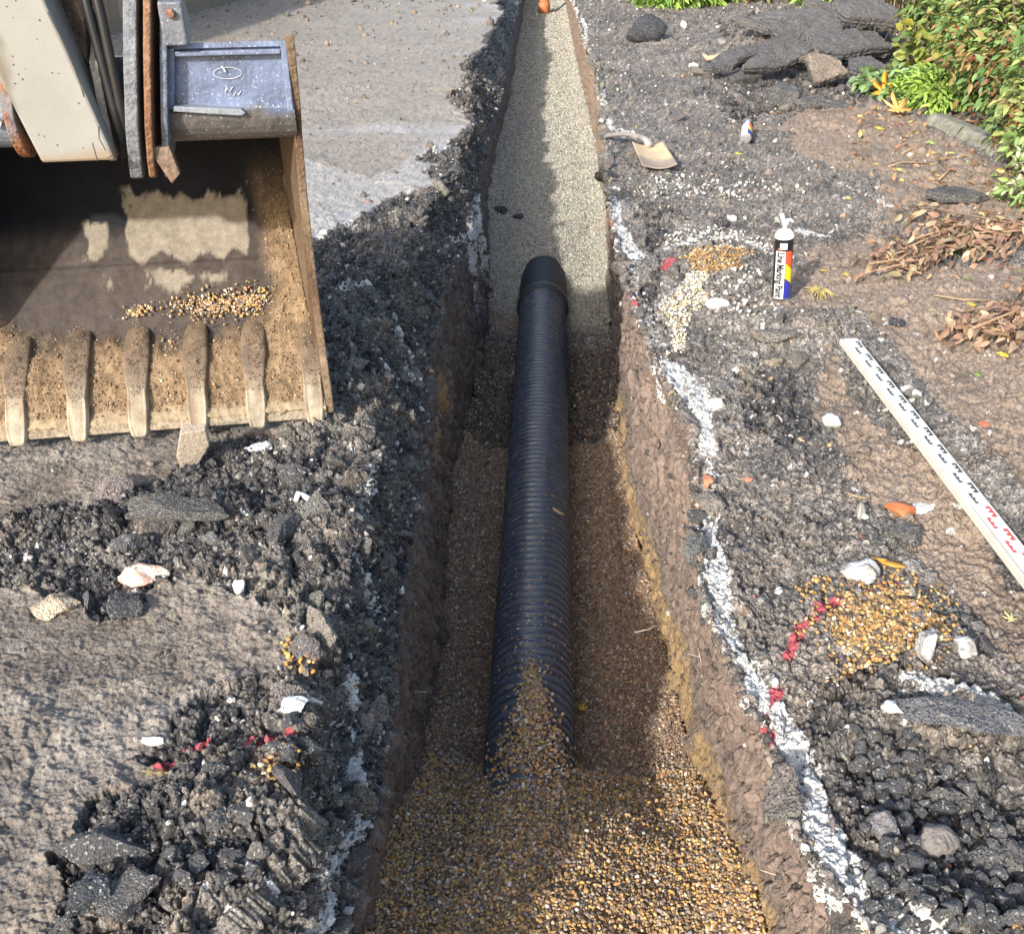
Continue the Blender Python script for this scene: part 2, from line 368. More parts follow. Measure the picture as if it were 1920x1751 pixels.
# torn tongues: thin dark wedges in the far grey crust
brownR = [poly([(1480, 205), (1570, 195), (1690, 195), (1760, 250), (1900, 330), (2000, 450), (1850, 430), (1660, 425), (1640, 330), (1500, 300), (1470, 240)]),
          poly([(1520, 470), (1640, 440), (1700, 500), (2100, 500), (2300, 1000), (1960, 980), (1830, 850), (1720, 700), (1600, 560), (1480, 600), (1380, 600), (1480, 540)]),
          poly([(1560, 640), (1640, 800), (1760, 900), (1900, 1100), (2200, 1400), (1900, 1250), (1780, 1110), (1700, 1000), (1580, 900), (1540, 760)])]
mBr = np.zeros_like(left)
for P_ in brownR: mBr |= right & inpoly(wx, wy, P_)
tongues = [poly([(880, 262), (775, 300), (835, 308), (790, 322), (840, 345), (760, 372), (900, 380)]), poly([(885, 150), (835, 183), (850, 200), (900, 190)]), poly([(930, 90), (890, 108), (900, 130), (930, 120)])]
for P_ in tongues: mB |= left & inpoly(wx * .6 + PX * .4, wy * .6 + PY * .4, P_)
blackR = [poly([(1560, 1300), (1640, 1260), (1800, 1290), (2000, 1400), (2300, 1900), (1700, 1900), (1600, 1600), (1500, 1420)]), poly([(1380, 710), (1500, 690), (1540, 760), (1500, 830), (1400, 800)]),
          poly([(1470, 40), (1650, 40), (1680, 190), (1480, 200), (1380, 230), (1300, 170), (1400, 110)]), poly([(1240, 470), (1290, 400), (1250, 390), (1200, 380), (1230, 500), (1180, 560), (1220, 600)])]
mBk = np.zeros_like(left)
for P_ in blackR: mBk |= right & inpoly(wx, wy, P_)

n4 = fbm(S, PY, 32, 3, 58, .6); n1 = fbm(S, PY, 3, 5, 51); n2 = fbm(S, PY, 14, 5, 55, .6); n3 = fbm(S, PY, 60, 3, 57)
w1, w1b, wc = worley(S + n2 * .01, PY, 26, 3)       # 4 cm lumps
w2, w2b, wc2 = worley(S, PY, 70, 6)                # 14 mm lumps
w3, w3b, wc3 = worley(S + n2 * .02, PY, 9, 11)     # 11 cm plates
lum = (1 - np.clip(w1, 0, 1)); lum2 = (1 - np.clip(w2, 0, 1))
ck1, cc1 = chunks(S + .012 * n2, PY + .01 * n3, 24, 2); ck2, cc2 = chunks(S, PY, 60, 4); ck3, cc3 = chunks(S + .03 * n2, PY, 9, 6, 1.2, .35)
n5 = fbm(PX if False else S, PY, 130, 2, 59, .7); fade = 1 / (1 + (PY / 7) ** 2)
D = np.zeros_like(PX)
mudL = left & ~mB
D += mudL * (.016 * n1 + .009 * n2 * (1 + n1) + .009 * n4 * (.6 + 1.5 * n1) + .004 * n5 + .009 * ck1 * (cc1 > .65) + .004 * ck2 * (cc2 > .5))
lumpy = mB | (ID == 1) | mBk
D += lumpy * (.028 * n1 + .014 * n2 + .017 * ck1 * (cc3 > .25) + .009 * ck2 + .036 * ck3 + .008 * n4 + .006 * n5)
othR = right & ~mBk
D += othR * (.020 * n1 + .012 * n2 + .012 * ck1 * (cc3 > .4) + .007 * ck2 + .02 * ck3 * (cc3 > .6) + .009 * n4 + .006 * n5)
D += mBr * (-.004 - .008 * (lum - .5) * (wc > .5))
wall = (ID == 2) | (ID == 4)
scr = fbm(PZ * .6 + S, PY * 5, 9, 5, 61, .65)
D += wall * (.020 * n1 + .018 * scr + .016 * n2 + .014 * ck1 * (cc1 > .5) + .03 * ck3 * (cc3 > .35) + .007 * n4)
D += (ID == 5) * (.012 * n1 + .016 * n2 + .018 * ck1 + .006 * ck2)
gsoil = (PY > 4.25 + .15 * n1) & (PY < 5.55 + .2 * n1)
D += fl * (.016 * n1 + .008 * n2 + gsoil * (.05 * n2 + .03 * (lum - .5) + .02 * n4) + .005 * lum2)
# taper the step between neighbouring sections
edge = np.minimum(1, np.abs(PX - x0[:, None]) / .02)
# humps of the ground: raised mud and clump piles
def hump(px, py, h, rx, ry, p=2):
    q = at(px, py, 0); return h * np.exp(-(((PX - q[0]) / rx) ** 2 + ((PY - q[1]) / ry) ** 2) ** (p / 2))
HUMPS = [(480, 1500, .05, .16, .16), (300, 1620, .035, .2, .14), (640, 620, .05, .12, .5), (340, 960, .045, .2, .1), (600, 960, .035, .12, .2), (1500, 90, .18, .7, .9), (1330, 100, .05, .5, .8), (1360, 500, .035, .22, .25), (1500, 630, .05, .2, .12), (1420, 600, .04, .2, .2), (1700, 1230, .04, .18, .2), (1760, 1350, .03, .25, .1), (1850, 900, .05, .25, .3), (1800, 1530, -.065, .17, .15), (1600, 1020, .03, .2, .12), (1830, 560, .04, .3, .3)]
H = sum(hump(*a) for a in HUMPS) * (left | right)
NX, NY_, NZ = PX + NR[..., 0] * D, PY + NR[..., 1] * D, PZ + NR[..., 2] * D + H
TX, TY, TZ = NX, NY_, NZ

# ---- colour
def rgb(*c): return np.array(c, float)
rgb_w = np.array([.70, .69, .66])
Col = np.zeros((ny, ncol, 3)); Grit = np.zeros((ny, ncol, 3)); Paint = np.ones((ny, ncol, 3)) * rgb_w
def put(mask, c, k=None):
    if k is None: Col[mask] = c
    else: Col[mask] = Col[mask] * (1 - k[mask][:, None]) + np.asarray(c) * k[mask][:, None]
mv = (1 + .35 * n1 + .25 * n2)[..., None]
mudc = rgb(.24, .202, .168) * mv * (1 + .45 * n4)[..., None]
Col[mudL] = mudc[mudL]
greyc = sstep(.0, .5, n1 + .5 * fbm(PX * .35, PY, 1.7, 4, 71)) ; put(mudL, rgb(.36, .335, .31), greyc * .32)
put(mudL & (PY > 3.6), rgb(.41, .35, .285), .65 + 0 * PX); put(mudL & (PY > 3), rgb(.16, .14, .12), sstep(.05, .5, n4) * .7)
put(mudL & (PY > 3.6), rgb(.47, .46, .46), .6 * sstep(.1, .5, fbm(PX * .25, PY, 1.6, 5, 73)))
# smooth pale crust next to the dark clumps
crust = mudL & inpoly(wx, wy, poly([(560, 300), (700, 330), (850, 255), (870, 280), (800, 350), (690, 400), (600, 450), (560, 450)]))
put(crust, rgb(.42, .41, .40), .7 + 0 * PX)
wetd = sstep(.25, .5, fbm(PX, PY, 5, 4, 75)); put(mudL & (PY < 3), rgb(.17, .14, .115), wetd * .65)
blk = rgb(.078, .073, .072) * (1 + .6 * n2 + .9 * (wc2 - .5))[..., None]
Col[lumpy] = blk[lumpy]
put(lumpy, rgb(.21, .185, .16), sstep(-.1, .5, n1 + .5 * n2 + .3 * n4) * .75); put(lumpy, rgb(.03, .03, .033), sstep(.1, .5, -n2 - .3 * n4) * .7)
rgt = rgb(.20, .182, .165) * (1 + .45 * n1 + .45 * n2 + .6 * (wc2 - .5))[..., None]
Col[othR] = rgt[othR]; put(othR, rgb(.09, .085, .085), sstep(.0, .45, fbm(PX, PY, 4, 4, 77)) * .55); put(othR, rgb(.29, .24, .20), sstep(.1, .5, fbm(PX, PY, 5, 4, 78)) * .6)
put(othR, rgb(.24, .185, .145), sstep(.05, .4, fbm(PX, PY, 9, 4, 85)) * .35); put(lumpy, rgb(.24, .19, .15), sstep(.15, .5, fbm(PX, PY, 9, 4, 86)) * .55)
Col[othR | lumpy] *= (1 + .7 * n5 + .35 * n4)[othR | lumpy][:, None]
put(mBr, rgb(.33, .25, .19), .85 + 0 * PX); put(mBr, rgb(.14, .11, .085), sstep(.1, .5, fbm(PX, PY, 7, 4, 79)) * .6)
# trench walls: brown earth, tan clay low down, grey subbase at the top
dep = (PZ - zf[:, None]) / (0 - zf[:, None])
wl = rgb(.185, .145, .12) * (1 + .5 * scr + .4 * n2)[..., None]; Col[wall] = wl[wall]
put(ID == 4, rgb(.29, .215, .175), (.8 * sstep(.25, .45, dep + .06 * n1)))
tan_t = .72 * np.interp(PY, [1.3, 2.0, 2.5, 3.2, 4.0, 4.8, 6, 20], [.30, .36, .42, .34, .30, .16, .12, .3])
put(ID == 4, rgb(.36, .245, .125), .95 * (1 - sstep(tan_t - .04, tan_t + .03, dep + .02 * n2)) * (dep > .02 + .08 * n1) * (PY < 5))
put((ID == 4) & (PY > 6), rgb(.33, .235, .17), .8 + 0 * PX)
put(ID == 4, rgb(.15, .12, .105), .6 * sstep(.1, .5, fbm(S, PY, 5, 4, 81)) * (PY < 3))
put(ID == 5, rgb(.11, .10, .095)); put((ID == 5) & (PY > 2.6) & (PY < 4.2), rgb(.22, .16, .13), .8 + 0 * PX)
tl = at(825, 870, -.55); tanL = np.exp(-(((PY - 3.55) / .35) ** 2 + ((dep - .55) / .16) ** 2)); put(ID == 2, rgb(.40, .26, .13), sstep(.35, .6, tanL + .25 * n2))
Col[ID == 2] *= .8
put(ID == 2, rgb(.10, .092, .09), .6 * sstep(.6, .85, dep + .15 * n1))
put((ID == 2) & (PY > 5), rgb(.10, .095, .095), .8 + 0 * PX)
# trench floor
gcol = rgb(.30, .20, .12) * (1 + .3 * n1)[..., None]; Col[fl] = gcol[fl]
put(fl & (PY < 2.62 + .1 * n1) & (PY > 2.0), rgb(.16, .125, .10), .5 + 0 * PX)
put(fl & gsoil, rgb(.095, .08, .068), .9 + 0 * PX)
farg = sstep(5.0, 6.2, PY + .6 * n1 + .4 * n2); put(fl, rgb(.36, .345, .29), farg); 
put(fl, rgb(.43, .415, .35), farg * sstep(.0, .5, n1) * .5)
# grit / wetness
Grit[..., 0] = .35; Grit[lumpy, 0] = .9; Grit[othR, 0] = .8; Grit[mBr, 0] = .4; Grit[mudL, 0] = .28; Grit[wall, 0] = .28; Grit[fl, 0] = .9
Grit[ID == 5, 0] = .5
Grit[..., 1] = .25; Grit[mudL, 1] = .85; Grit[lumpy, 1] = .55; Grit[wall, 1] = .1; Grit[fl, 1] = .15; Grit[crust, 1] = .3
# white road-marking paint and lime
pm = np.zeros_like(PX)
def line(pts, hw, h=0, strength=1., on=None, c=None, soft=.02, feather=.35):
    q = [at(x, y, h)[:2] for x, y in pts]
    hwv = np.asarray(hw, float)
    d, tt = linedist(PX + .02 * n2, PY + .03 * n1, q)
    wd = np.interp(tt, np.linspace(0, 1, len(np.atleast_1d(hwv))), np.atleast_1d(hwv)) * (1 + .5 * n2 + .4 * n1)
    k = np.clip(1 - (d / np.maximum(wd, 1e-3)) ** 2 * .5, 0, 1) * strength * (d < wd * 1.7)
    if on is not None: k = k * on
    up = k > pm
    pm[up] = k[up]
    if c is not None: Paint[up & (k > .05)] = c
top = left | right | (ID == 5)
topR = right | (ID == 5)
line([(1062, -10), (1080, 20), (1098, 60), (1092, 95), (1104, 130), (1122, 155), (1130, 200), (1138, 235), (1185, 258)], [.02, .03, .03, .03, .04], 0, 1, topR)
line([(1145, 372), (1150, 410), (1168, 450), (1190, 480)], [.03, .035, .05], 0, 1, topR)
line([(1190, 480), (1196, 560), (1235, 650)], .03, 0, .45, topR)
line([(1245, 680), (1268, 705), (1300, 735), (1318, 790), (1330, 850)], [.04, .05, .05, .03, .02], 0, 1.05, topR)
line([(1335, 940), (1322, 1010), (1345, 1060), (1350, 1150), (1378, 1240), (1425, 1310), (1465, 1370), (1508, 1450), (1530, 1520), (1570, 1610), (1625, 1690), (1700, 1751), (1780, 1800)], [.024, .034, .028, .026, .036, .036, .032, .036, .045, .06], 0, 1, topR)
line([(1335, 850), (1335, 940)], .02, 0, .5, topR)
line([(1255, 470), (1310, 450), (1370, 447), (1430, 465), (1448, 482)], [.03, .05, .05, .03], 0, .66, right)
line([(1480, 425), (1520, 440), (1560, 438)], [.05, .06, .02], 0, .62, right)
line([(1160, 345), (1250, 352), (1330, 350), (1420, 345), (1460, 360)], [.03, .06, .07, .05, .03], 0, .40, right)
line([(1215, 600), (1260, 560), (1300, 520)], .07, 0, .42, right)
line([(1300, 1240), (1380, 1230), (1430, 1300)], .05, 0, .5, right)
line([(1690, 1285), (1760, 1310), (1900, 1370)], [.02, .03, .02], 0, .7, right)
line([(1590, 350), (1660, 385), (1700, 380)], .03, 0, .5, right)
line([(1160, 120), (1300, 60), (1400, 10)], .15, 0, .38, right)
line([(655, 1270), (668, 1400), (652, 1550), (612, 1700), (585, 1790)], [.007, .009, .011, .013], -.12, .85, ID == 1)
line([(705, 790), (700, 745), (760, 740)], .03, -.12, .7, ID == 1)
line([(685, 900), (690, 1000), (660, 1060), (700, 1130)], .03, -.12, .55, ID == 1)
line([(900, 330), (880, 400), (840, 430)], .03, -.1, .75, (ID == 1) | (ID == 2))
line([(640, 540), (680, 545)], .05, 0, .7, left | (ID == 1)); line([(740, 620), (780, 680)], .04, -.1, .55, ID == 1)
line([(600, 440), (660, 425)], .04, 0, .7, left); line([(760, 1650), (780, 1560)], .01, -.3, .5, ID == 2)
line([(700, 345), (860, 265)], .015, 0, .5, left)
red = rgb(.52, .10, .12)
line([(1560, 1140), (1495, 1185), (1485, 1205), (1465, 1240)], [.012, .012, .009], 0, 1.0, right, red)
line([(1452, 1298), (1440, 1345), (1447, 1390)], .016, 0, 1, topR, red)
line([(1440, 1400), (1432, 1445), (1432, 1500)], .016, -.03, 1.1, (ID == 5) | (ID == 4) | right, red)
line([(1545, 1150), (1560, 1140)], .022, 0, .9, right, red)
line([(1620, 1130), (1680, 1100), (1650, 1140)], .02, 0, .48, right, red)
line([(1238, 512), (1262, 495)], .02, 0, .75, right, red); line([(1182, 600), (1186, 570), (1200, 555)], .006, 0, 1, topR, red)
line([(300, 1440), (345, 1432), (385, 1418)], [.016, .024], 0, 1, left, red); line([(455, 1403), (490, 1400), (532, 1388)], [.006, .018, .022], 0, 1.1, left, red)
line([(275, 1455), (310, 1462)], .02, 0, .55, left, rgb(.42, .30, .12))
line([(755, 175), (800, 170), (860, 168)], .03, 0, .55, left, rgb(.55, .38, .12))
# white crumbs: a cell of the small-lump noise turned white here and there
cr = (wc2 > .975) & (wc > .3) & (w2 < .45) & (lumpy | othR); pm[cr] = 1; Paint[cr] = .66
cr = (wc > .965) & (w1 < .3) & (othR | mB) & (PY < 6); pm[cr] = .8; Paint[cr] = rgb(.62, .58, .54)
pm = np.minimum(pm, .67 + .2 * n1); Grit[..., 2] = pm

idx = (np.arange(ny - 1)[:, None] * ncol + np.arange(ncol - 1)[None]).reshape(-1)
FQ = np.stack([idx, idx + 1, idx + 1 + ncol, idx + ncol], 1)
V = np.stack([TX, TY, TZ], -1).reshape(-1, 3)
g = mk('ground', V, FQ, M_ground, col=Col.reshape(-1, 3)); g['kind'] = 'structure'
for nm, A in (('Grit', Grit), ('Paint', Paint)):
    a = g.data.attributes.new(nm, 'FLOAT_COLOR', 'POINT'); cc = np.ones((ny * ncol, 4), np.float32); cc[:, :3] = A.reshape(-1, 3); a.data.foreach_set('color', cc.ravel())
TN = normals(TX, TY, TZ)
area = np.abs(np.gradient(S, axis=1)) * np.abs(np.gradient(PY, axis=0))

def gz(x, y, lo=None, k=0):
    """height of the ground surface (outside the trench unless it is the floor) under a point"""
    i = int(np.clip(np.searchsorted(ys, y), 1, ny - 1)); row = TX[i]; ok = (ID[i] == 0) | (ID[i] == 6) if k == 0 else (ID[i] == 3)
    j = np.where(ok)[0]; jj = j[np.argmin(np.abs(row[j] - x))]
    a = TZ[max(i - 2, 0):i + 3, max(jj - 2, 0):jj + 3]
    return float(a.mean())
def on(px, py, k=0):
    """the ground point seen at a pixel"""
    h = 0. if k == 0 else -.9
    for _ in range(10): q = at(px, py, h); h = .5 * h + .5 * gz(q[0], q[1], k=k)
    return np.array([q[0], q[1], gz(q[0], q[1], k=k)])

def pick(mask, n, wgt=None):
    p = (area * mask * (1 if wgt is None else wgt)).ravel(); p = p / p.sum()
    i = rng.choice(p.size, n, p=p); a, b = np.unravel_index(i, PX.shape); a2 = np.clip(a + 1, 0, ny - 1); b2 = np.clip(b + 1, 0, ncol - 1)
    u_, v_ = rng.random(n)[:, None], rng.random(n)[:, None]
    Vg = np.stack([TX, TY, TZ], -1)
    P = Vg[a, b] + u_ * (Vg[a, b2] - Vg[a, b]) + v_ * (Vg[a2, b] - Vg[a, b])
    return P, TN[a, b], a, b
def palette(n, cols, wts, jit=.25):
    cols = np.array(cols, float); k = rng.choice(len(cols), n, p=np.array(wts) / sum(wts))
    return cols[k] * rng.uniform(1 - jit, 1 + jit, (n, 1)) * rng.uniform(.93, 1.07, (n, 3))

def ground_tint(col, a, b, k=.55, paint=True):
    out = col * (1 - k) + Col[a, b] * rng.uniform(.6, 1.5, (len(col), 1)) * k
    br = col.max(1) > .4; out[br] = col[br]
    if not paint: return out
    pnt = (pm[a, b] > .45) & (rng.random(len(col)) < np.where(Paint[a, b][:, 1] < .2, .95, .4)); out[pnt] = Paint[a, b][pnt] * rng.uniform(.8, 1.05, (pnt.sum(), 1)); return out
PEA = ([(.40, .25, .12), (.54, .34, .13), (.23, .15, .095), (.54, .42, .29), (.48, .28, .09), (.12, .095, .075), (.64, .58, .48), (.30, .22, .16), (.23, .21, .195)], [20, 16, 14, 10, 7, 7, 4, 13, 8])
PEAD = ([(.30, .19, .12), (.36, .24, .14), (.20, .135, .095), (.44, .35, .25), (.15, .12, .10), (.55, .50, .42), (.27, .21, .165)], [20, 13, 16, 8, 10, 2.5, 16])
DARK = ([(.06, .058, .06), (.095, .09, .088), (.12, .11, .10), (.16, .135, .11), (.6, .58, .55), (.30, .2, .12)], [34, 30, 16, 10, 2.4, 1.5])
MIXR = ([(.06, .058, .06), (.11, .10, .095), (.17, .145, .125), (.24, .20, .165), (.72, .70, .66), (.42, .26, .13), (.4, .14, .08)], [26, 28, 20, 10, 5, 2.0, .6])
# near bedding gravel
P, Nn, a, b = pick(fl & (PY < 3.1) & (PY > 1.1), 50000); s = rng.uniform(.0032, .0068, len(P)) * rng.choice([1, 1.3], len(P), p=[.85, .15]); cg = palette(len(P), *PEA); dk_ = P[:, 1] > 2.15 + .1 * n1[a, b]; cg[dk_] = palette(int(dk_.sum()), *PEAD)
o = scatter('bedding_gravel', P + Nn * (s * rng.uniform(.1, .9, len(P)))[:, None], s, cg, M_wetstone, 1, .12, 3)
tag(o, 'brown and amber pea gravel heaped round the near end of the pipe', 'gravel', kind='stuff')
P, Nn, a, b = pick(fl & (PY >= 3.1) & (PY < 5.4), 17000, np.where(gsoil, .12, 1)); s = rng.uniform(.006, .010, len(P))
o = scatter('side_gravel', P + Nn * (s * .3)[:, None], s, palette(len(P), *PEAD), M_wetstone, 0, .2, 2)
tag(o, 'reddish brown gravel along both sides of the pipe further down', 'gravel', kind='stuff')
P, Nn, a, b = pick(fl & (PY >= 4.8) & (PY < 17), 48000, (6 / PY) * sstep(.1, .8, sstep(5.0, 6.2, PY + .6 * n1 + .4 * n2))); s = rng.uniform(.004, .0085, len(P)) * (1 + .09 * (P[:, 1] - 5))
o = scatter('backfill_gravel', P + Nn * (s * .3)[:, None], s, palette(len(P), [(.38, .36, .30), (.47, .455, .39), (.28, .265, .225), (.19, .175, .155)], [40, 25, 20, 12]), M_wetstone, 0, .2, 2)
tag(o, 'pale grey fine gravel filling the trench beyond the pipe', 'gravel', kind='stuff')
# asphalt crumbs left
P, Nn, a, b = pick((mB & (PX < x0[:, None])) | (ID == 1), 62000, (PY < 9) * np.where(ID == 1, 2.6, 1)); s = rng.gamma(2.0, .0019, len(P)) * (1 + .10 * P[:, 1]); s = np.clip(s, .0018, .024)
o = scatter('asphalt_crumbs', P + Nn * (s * .3)[:, None], s, ground_tint(palette(len(P), *DARK, jit=.35), a, b), M_clod, 0, .3, 5, smooth=False)
tag(o, 'black broken asphalt crumbs along the left lip of the trench', 'rubble', kind='stuff')
P, Nn, a, b = pick(right & (PX < WR[:, None]), 60000, (PY < 14) * np.where(mBr, .22, 1) * np.where(mBk, 1.4, 1) * np.where(PY > 6, .45, 1)); s = rng.gamma(2.0, .0018, len(P)) * (1 + .10 * P[:, 1]); s = np.clip(s, .0018, .026)
o = scatter('spoil_crumbs', P + Nn * (s * .3)[:, None], s, ground_tint(palette(len(P), *MIXR, jit=.35), a, b), M_clod, 0, .3, 5, smooth=False)
tag(o, 'grey and white stony spoil covering the ground right of the trench', 'rubble', kind='stuff')
P, Nn, a, b = pick(mudL & (PY < 13), 34000, np.where(PY < 3, 2, 1)); s = rng.gamma(2.2, .0018, len(P)) * (1 + .22 * P[:, 1])
o = scatter('mud_grit', P + Nn * (s * .2)[:, None], s, palette(len(P), [(.27, .22, .175), (.15, .13, .11), (.5, .47, .43), (.42, .28, .14)], [40, 25, 3, 1]), M_clod, 0, .3, 4, squash=(1, 1, .6))
tag(o, 'fine grit pressed into the grey mud left of the trench', 'grit', kind='stuff')
P, Nn, a, b = pick(((ID == 2) | (ID == 4) | (ID == 5)) & (PY < 6) & (PY > 1), 9000); s = rng.gamma(3, .0016, len(P)) * (1 + .1 * P[:, 1])
o = scatter('wall_crumbs', P + Nn * (s * .2)[:, None], s, palette(len(P), [(.13, .1, .085), (.2, .15, .12), (.08, .075, .075), (.45, .42, .38)], [40, 30, 20, 2]), M_clod, 0, .3, 4)
tag(o, 'crumbs of earth and stone sticking to both trench walls', 'earth', kind='stuff')
# larger lumps
P, Nn, a, b = pick((mB & (PX < x0[:, None])) | (ID == 1), 520, (PY < 6) * 1.); s = rng.gamma(3, .0062, len(P)); s = np.clip(s, .01, .055)
o = scatter('asphalt_rubble', P - Nn * (s * .1)[:, None], s, ground_tint(palette(len(P), [(.06, .06, .063), (.10, .095, .09), (.17, .145, .12)], [5, 4, 2]), a, b, .55, False), M_clod, 2, .30, 12, smooth=False)
tag(o, 'fist sized lumps of broken black asphalt left of the trench', 'rubble', kind='stuff')
P, Nn, a, b = pick(right & (PX < WR[:, None]), 620, (PY < 10) * np.where(mBr, .15, 1)); s = rng.gamma(3, .0056, len(P)); s = np.clip(s, .01, .045)
o = scatter('spoil_rubble', P - Nn * (s * .1)[:, None], s, ground_tint(palette(len(P), [(.065, .063, .065), (.12, .11, .10), (.2, .165, .14), (.6, .57, .53)], [5, 5, 2, .5]), a, b, .55, False), M_clod, 2, .30, 12, smooth=False)
tag(o, 'lumps of grey spoil and asphalt scattered right of the trench', 'rubble', kind='stuff')
P, Nn, a, b = pick(right & (PX < WR[:, None]), 1500, (PY < 8) * np.where(mBr, .4, 1)); s = np.clip(rng.gamma(3, .0028, len(P)), .004, .022) * (1 + .07 * P[:, 1])
o = scatter('spoil_stones', P - Nn * (s * .1)[:, None], s, palette(len(P), [(.30, .27, .24), (.42, .39, .35), (.22, .19, .165), (.62, .6, .56), (.34, .24, .16), (.10, .095, .095)], [8, 5, 8, 2.2, 3, 6]), M_stone, 1, .22, 9, smooth=False)
tag(o, 'pale grey and buff stones mixed through the spoil on the right bank', 'stones', kind='stuff')
P, Nn, a, b = pick((mB & (PX < x0[:, None])) | (ID == 1), 700, (PY < 8) * 1.); s = np.clip(rng.gamma(3, .0026, len(P)), .003, .02) * (1 + .07 * P[:, 1])
o = scatter('lip_stones', P - Nn * (s * .1)[:, None], s, palette(len(P), [(.30, .27, .24), (.40, .37, .34), (.20, .175, .15), (.6, .58, .55), (.36, .24, .13)], [8, 4, 8, 1.6, 1.6]), M_stone, 1, .22, 9, smooth=False)
tag(o, 'small pale stones stuck in the black left lip of the trench', 'stones', kind='stuff')
P, Nn, a, b = pick(left & (PX < x0[:, None] + .0) & mB | (ID == 1), 210, (PY < 8) * np.where(np.abs(PX - x0[:, None]) < .12, 3., .5)); s = np.clip(rng.gamma(4, .008, len(P)), .015, .06)
o = scatter('lip_plates', P + Nn * .004, s, ground_tint(palette(len(P), [(.09, .088, .088), (.13, .125, .12), (.19, .17, .15)], [5, 4, 3]), a, b, .3, False), M_slab, 3, .22, 9, smooth=False, squash=(1.1, .9, .4))
tag(o, 'jagged plates of torn tarmac along the broken left lip', 'rubble', kind='stuff')
P, Nn, a, b = pick(right & (PX < WR[:, None]), 230, (PY < 9) * np.where(mBr, .15, 1)); s = np.clip(rng.gamma(4, .006, len(P)), .012, .045) * (1 + .06 * P[:, 1])
o = scatter('spoil_plates', P + Nn * .002, s, ground_tint(palette(len(P), [(.09, .088, .088), (.14, .13, .125), (.22, .19, .165), (.4, .37, .33)], [5, 5, 4, 1]), a, b, .3, False), M_slab, 3, .22, 9, smooth=False, squash=(1.1, .9, .4))
tag(o, 'flat broken tarmac pieces strewn over the right bank', 'rubble', kind='stuff')
# orange gravel spills
def spill(name, label, pts, n, s0=.0055, cols=PEA, h=0):
    q = [(at(x, y, h)[0], at(x, y, h)[1]) for x, y in pts]
    m_ = inpoly(wx, wy, q) & ((ID == 0) | (ID == 6) | (ID == 1))
    if m_.sum() == 0: return
    P, Nn, a, b = pick(m_, n); s = rng.uniform(.7, 1.4, n) * s0
    tag(scatter(name, P + Nn * (s * .9)[:, None], s, palette(n, *cols), M_wetstone, 1, .12, 3), label, 'gravel', kind='stuff')
AMB = ([(.40, .23, .08), (.46, .32, .15), (.28, .17, .08), (.58, .49, .36), (.17, .12, .08), (.10, .09, .085)], [25, 18, 18, 8, 12, 10])
spill('spilt_gravel', 'amber gravel spilt on the right bank between two white rocks', [(1560, 1130), (1640, 1110), (1720, 1130), (1770, 1200), (1740, 1260), (1640, 1270), (1570, 1310), (1600, 1260), (1540, 1200)], 2300, .0052, AMB)
spill('spilt_gravel', 'loose amber stones strewn thinly round the bigger amber patch', [(1500, 1100), (1640, 1070), (1790, 1110), (1810, 1230), (1760, 1290), (1620, 1290), (1540, 1340), (1560, 1260), (1490, 1200)], 700, .0052, AMB)
spill('spilt_gravel', 'small mound of amber gravel left of the standing spray can', [(1275, 500), (1320, 465), (1380, 468), (1410, 490), (1370, 520), (1310, 530)], 1500, .0055, AMB)
spill('spilt_gravel', 'pale gritty gravel strip on the right lip of the trench', [(1230, 600), (1290, 520), (1330, 530), (1290, 600), (1250, 670)], 1300, .005, ([(.6, .55, .45), (.5, .38, .22), (.7, .68, .62), (.2, .18, .16)], [10, 8, 6, 5]))
WST = ([(.66, .65, .62), (.46, .43, .38), (.28, .25, .22), (.14, .13, .12)], [5, 4, 4, 3])
spill('white_rubble', 'band of white chalky stones below the shovel blade', [(1150, 335), (1260, 330), (1420, 330), (1470, 360), (1400, 385), (1250, 380), (1160, 370)], 260, .008, WST)
spill('white_rubble', 'arc of white chalky stones above the small amber mound', [(1240, 480), (1270, 440), (1370, 425), (1460, 450), (1450, 480), (1370, 462), (1290, 480)], 260, .0075, WST)
spill('white_rubble', 'scatter of white stones between the white flint and the dark patch', [(1280, 520), (1420, 510), (1460, 620), (1330, 640)], 130, .008, WST)
spill('spilt_gravel', 'trickle of orange pebbles on the black left lip', [(530, 1205), (560, 1200), (585, 1255), (540, 1265)], 50, .0062, ([(.5, .25, .06), (.5, .32, .13), (.3, .2, .1)], [2, 1, 1]))
spill('spilt_gravel', 'few orange pebbles low on the left clump beside the red paint', [(500, 1450), (560, 1440), (560, 1500), (530, 1520)], 60, .0065, AMB)

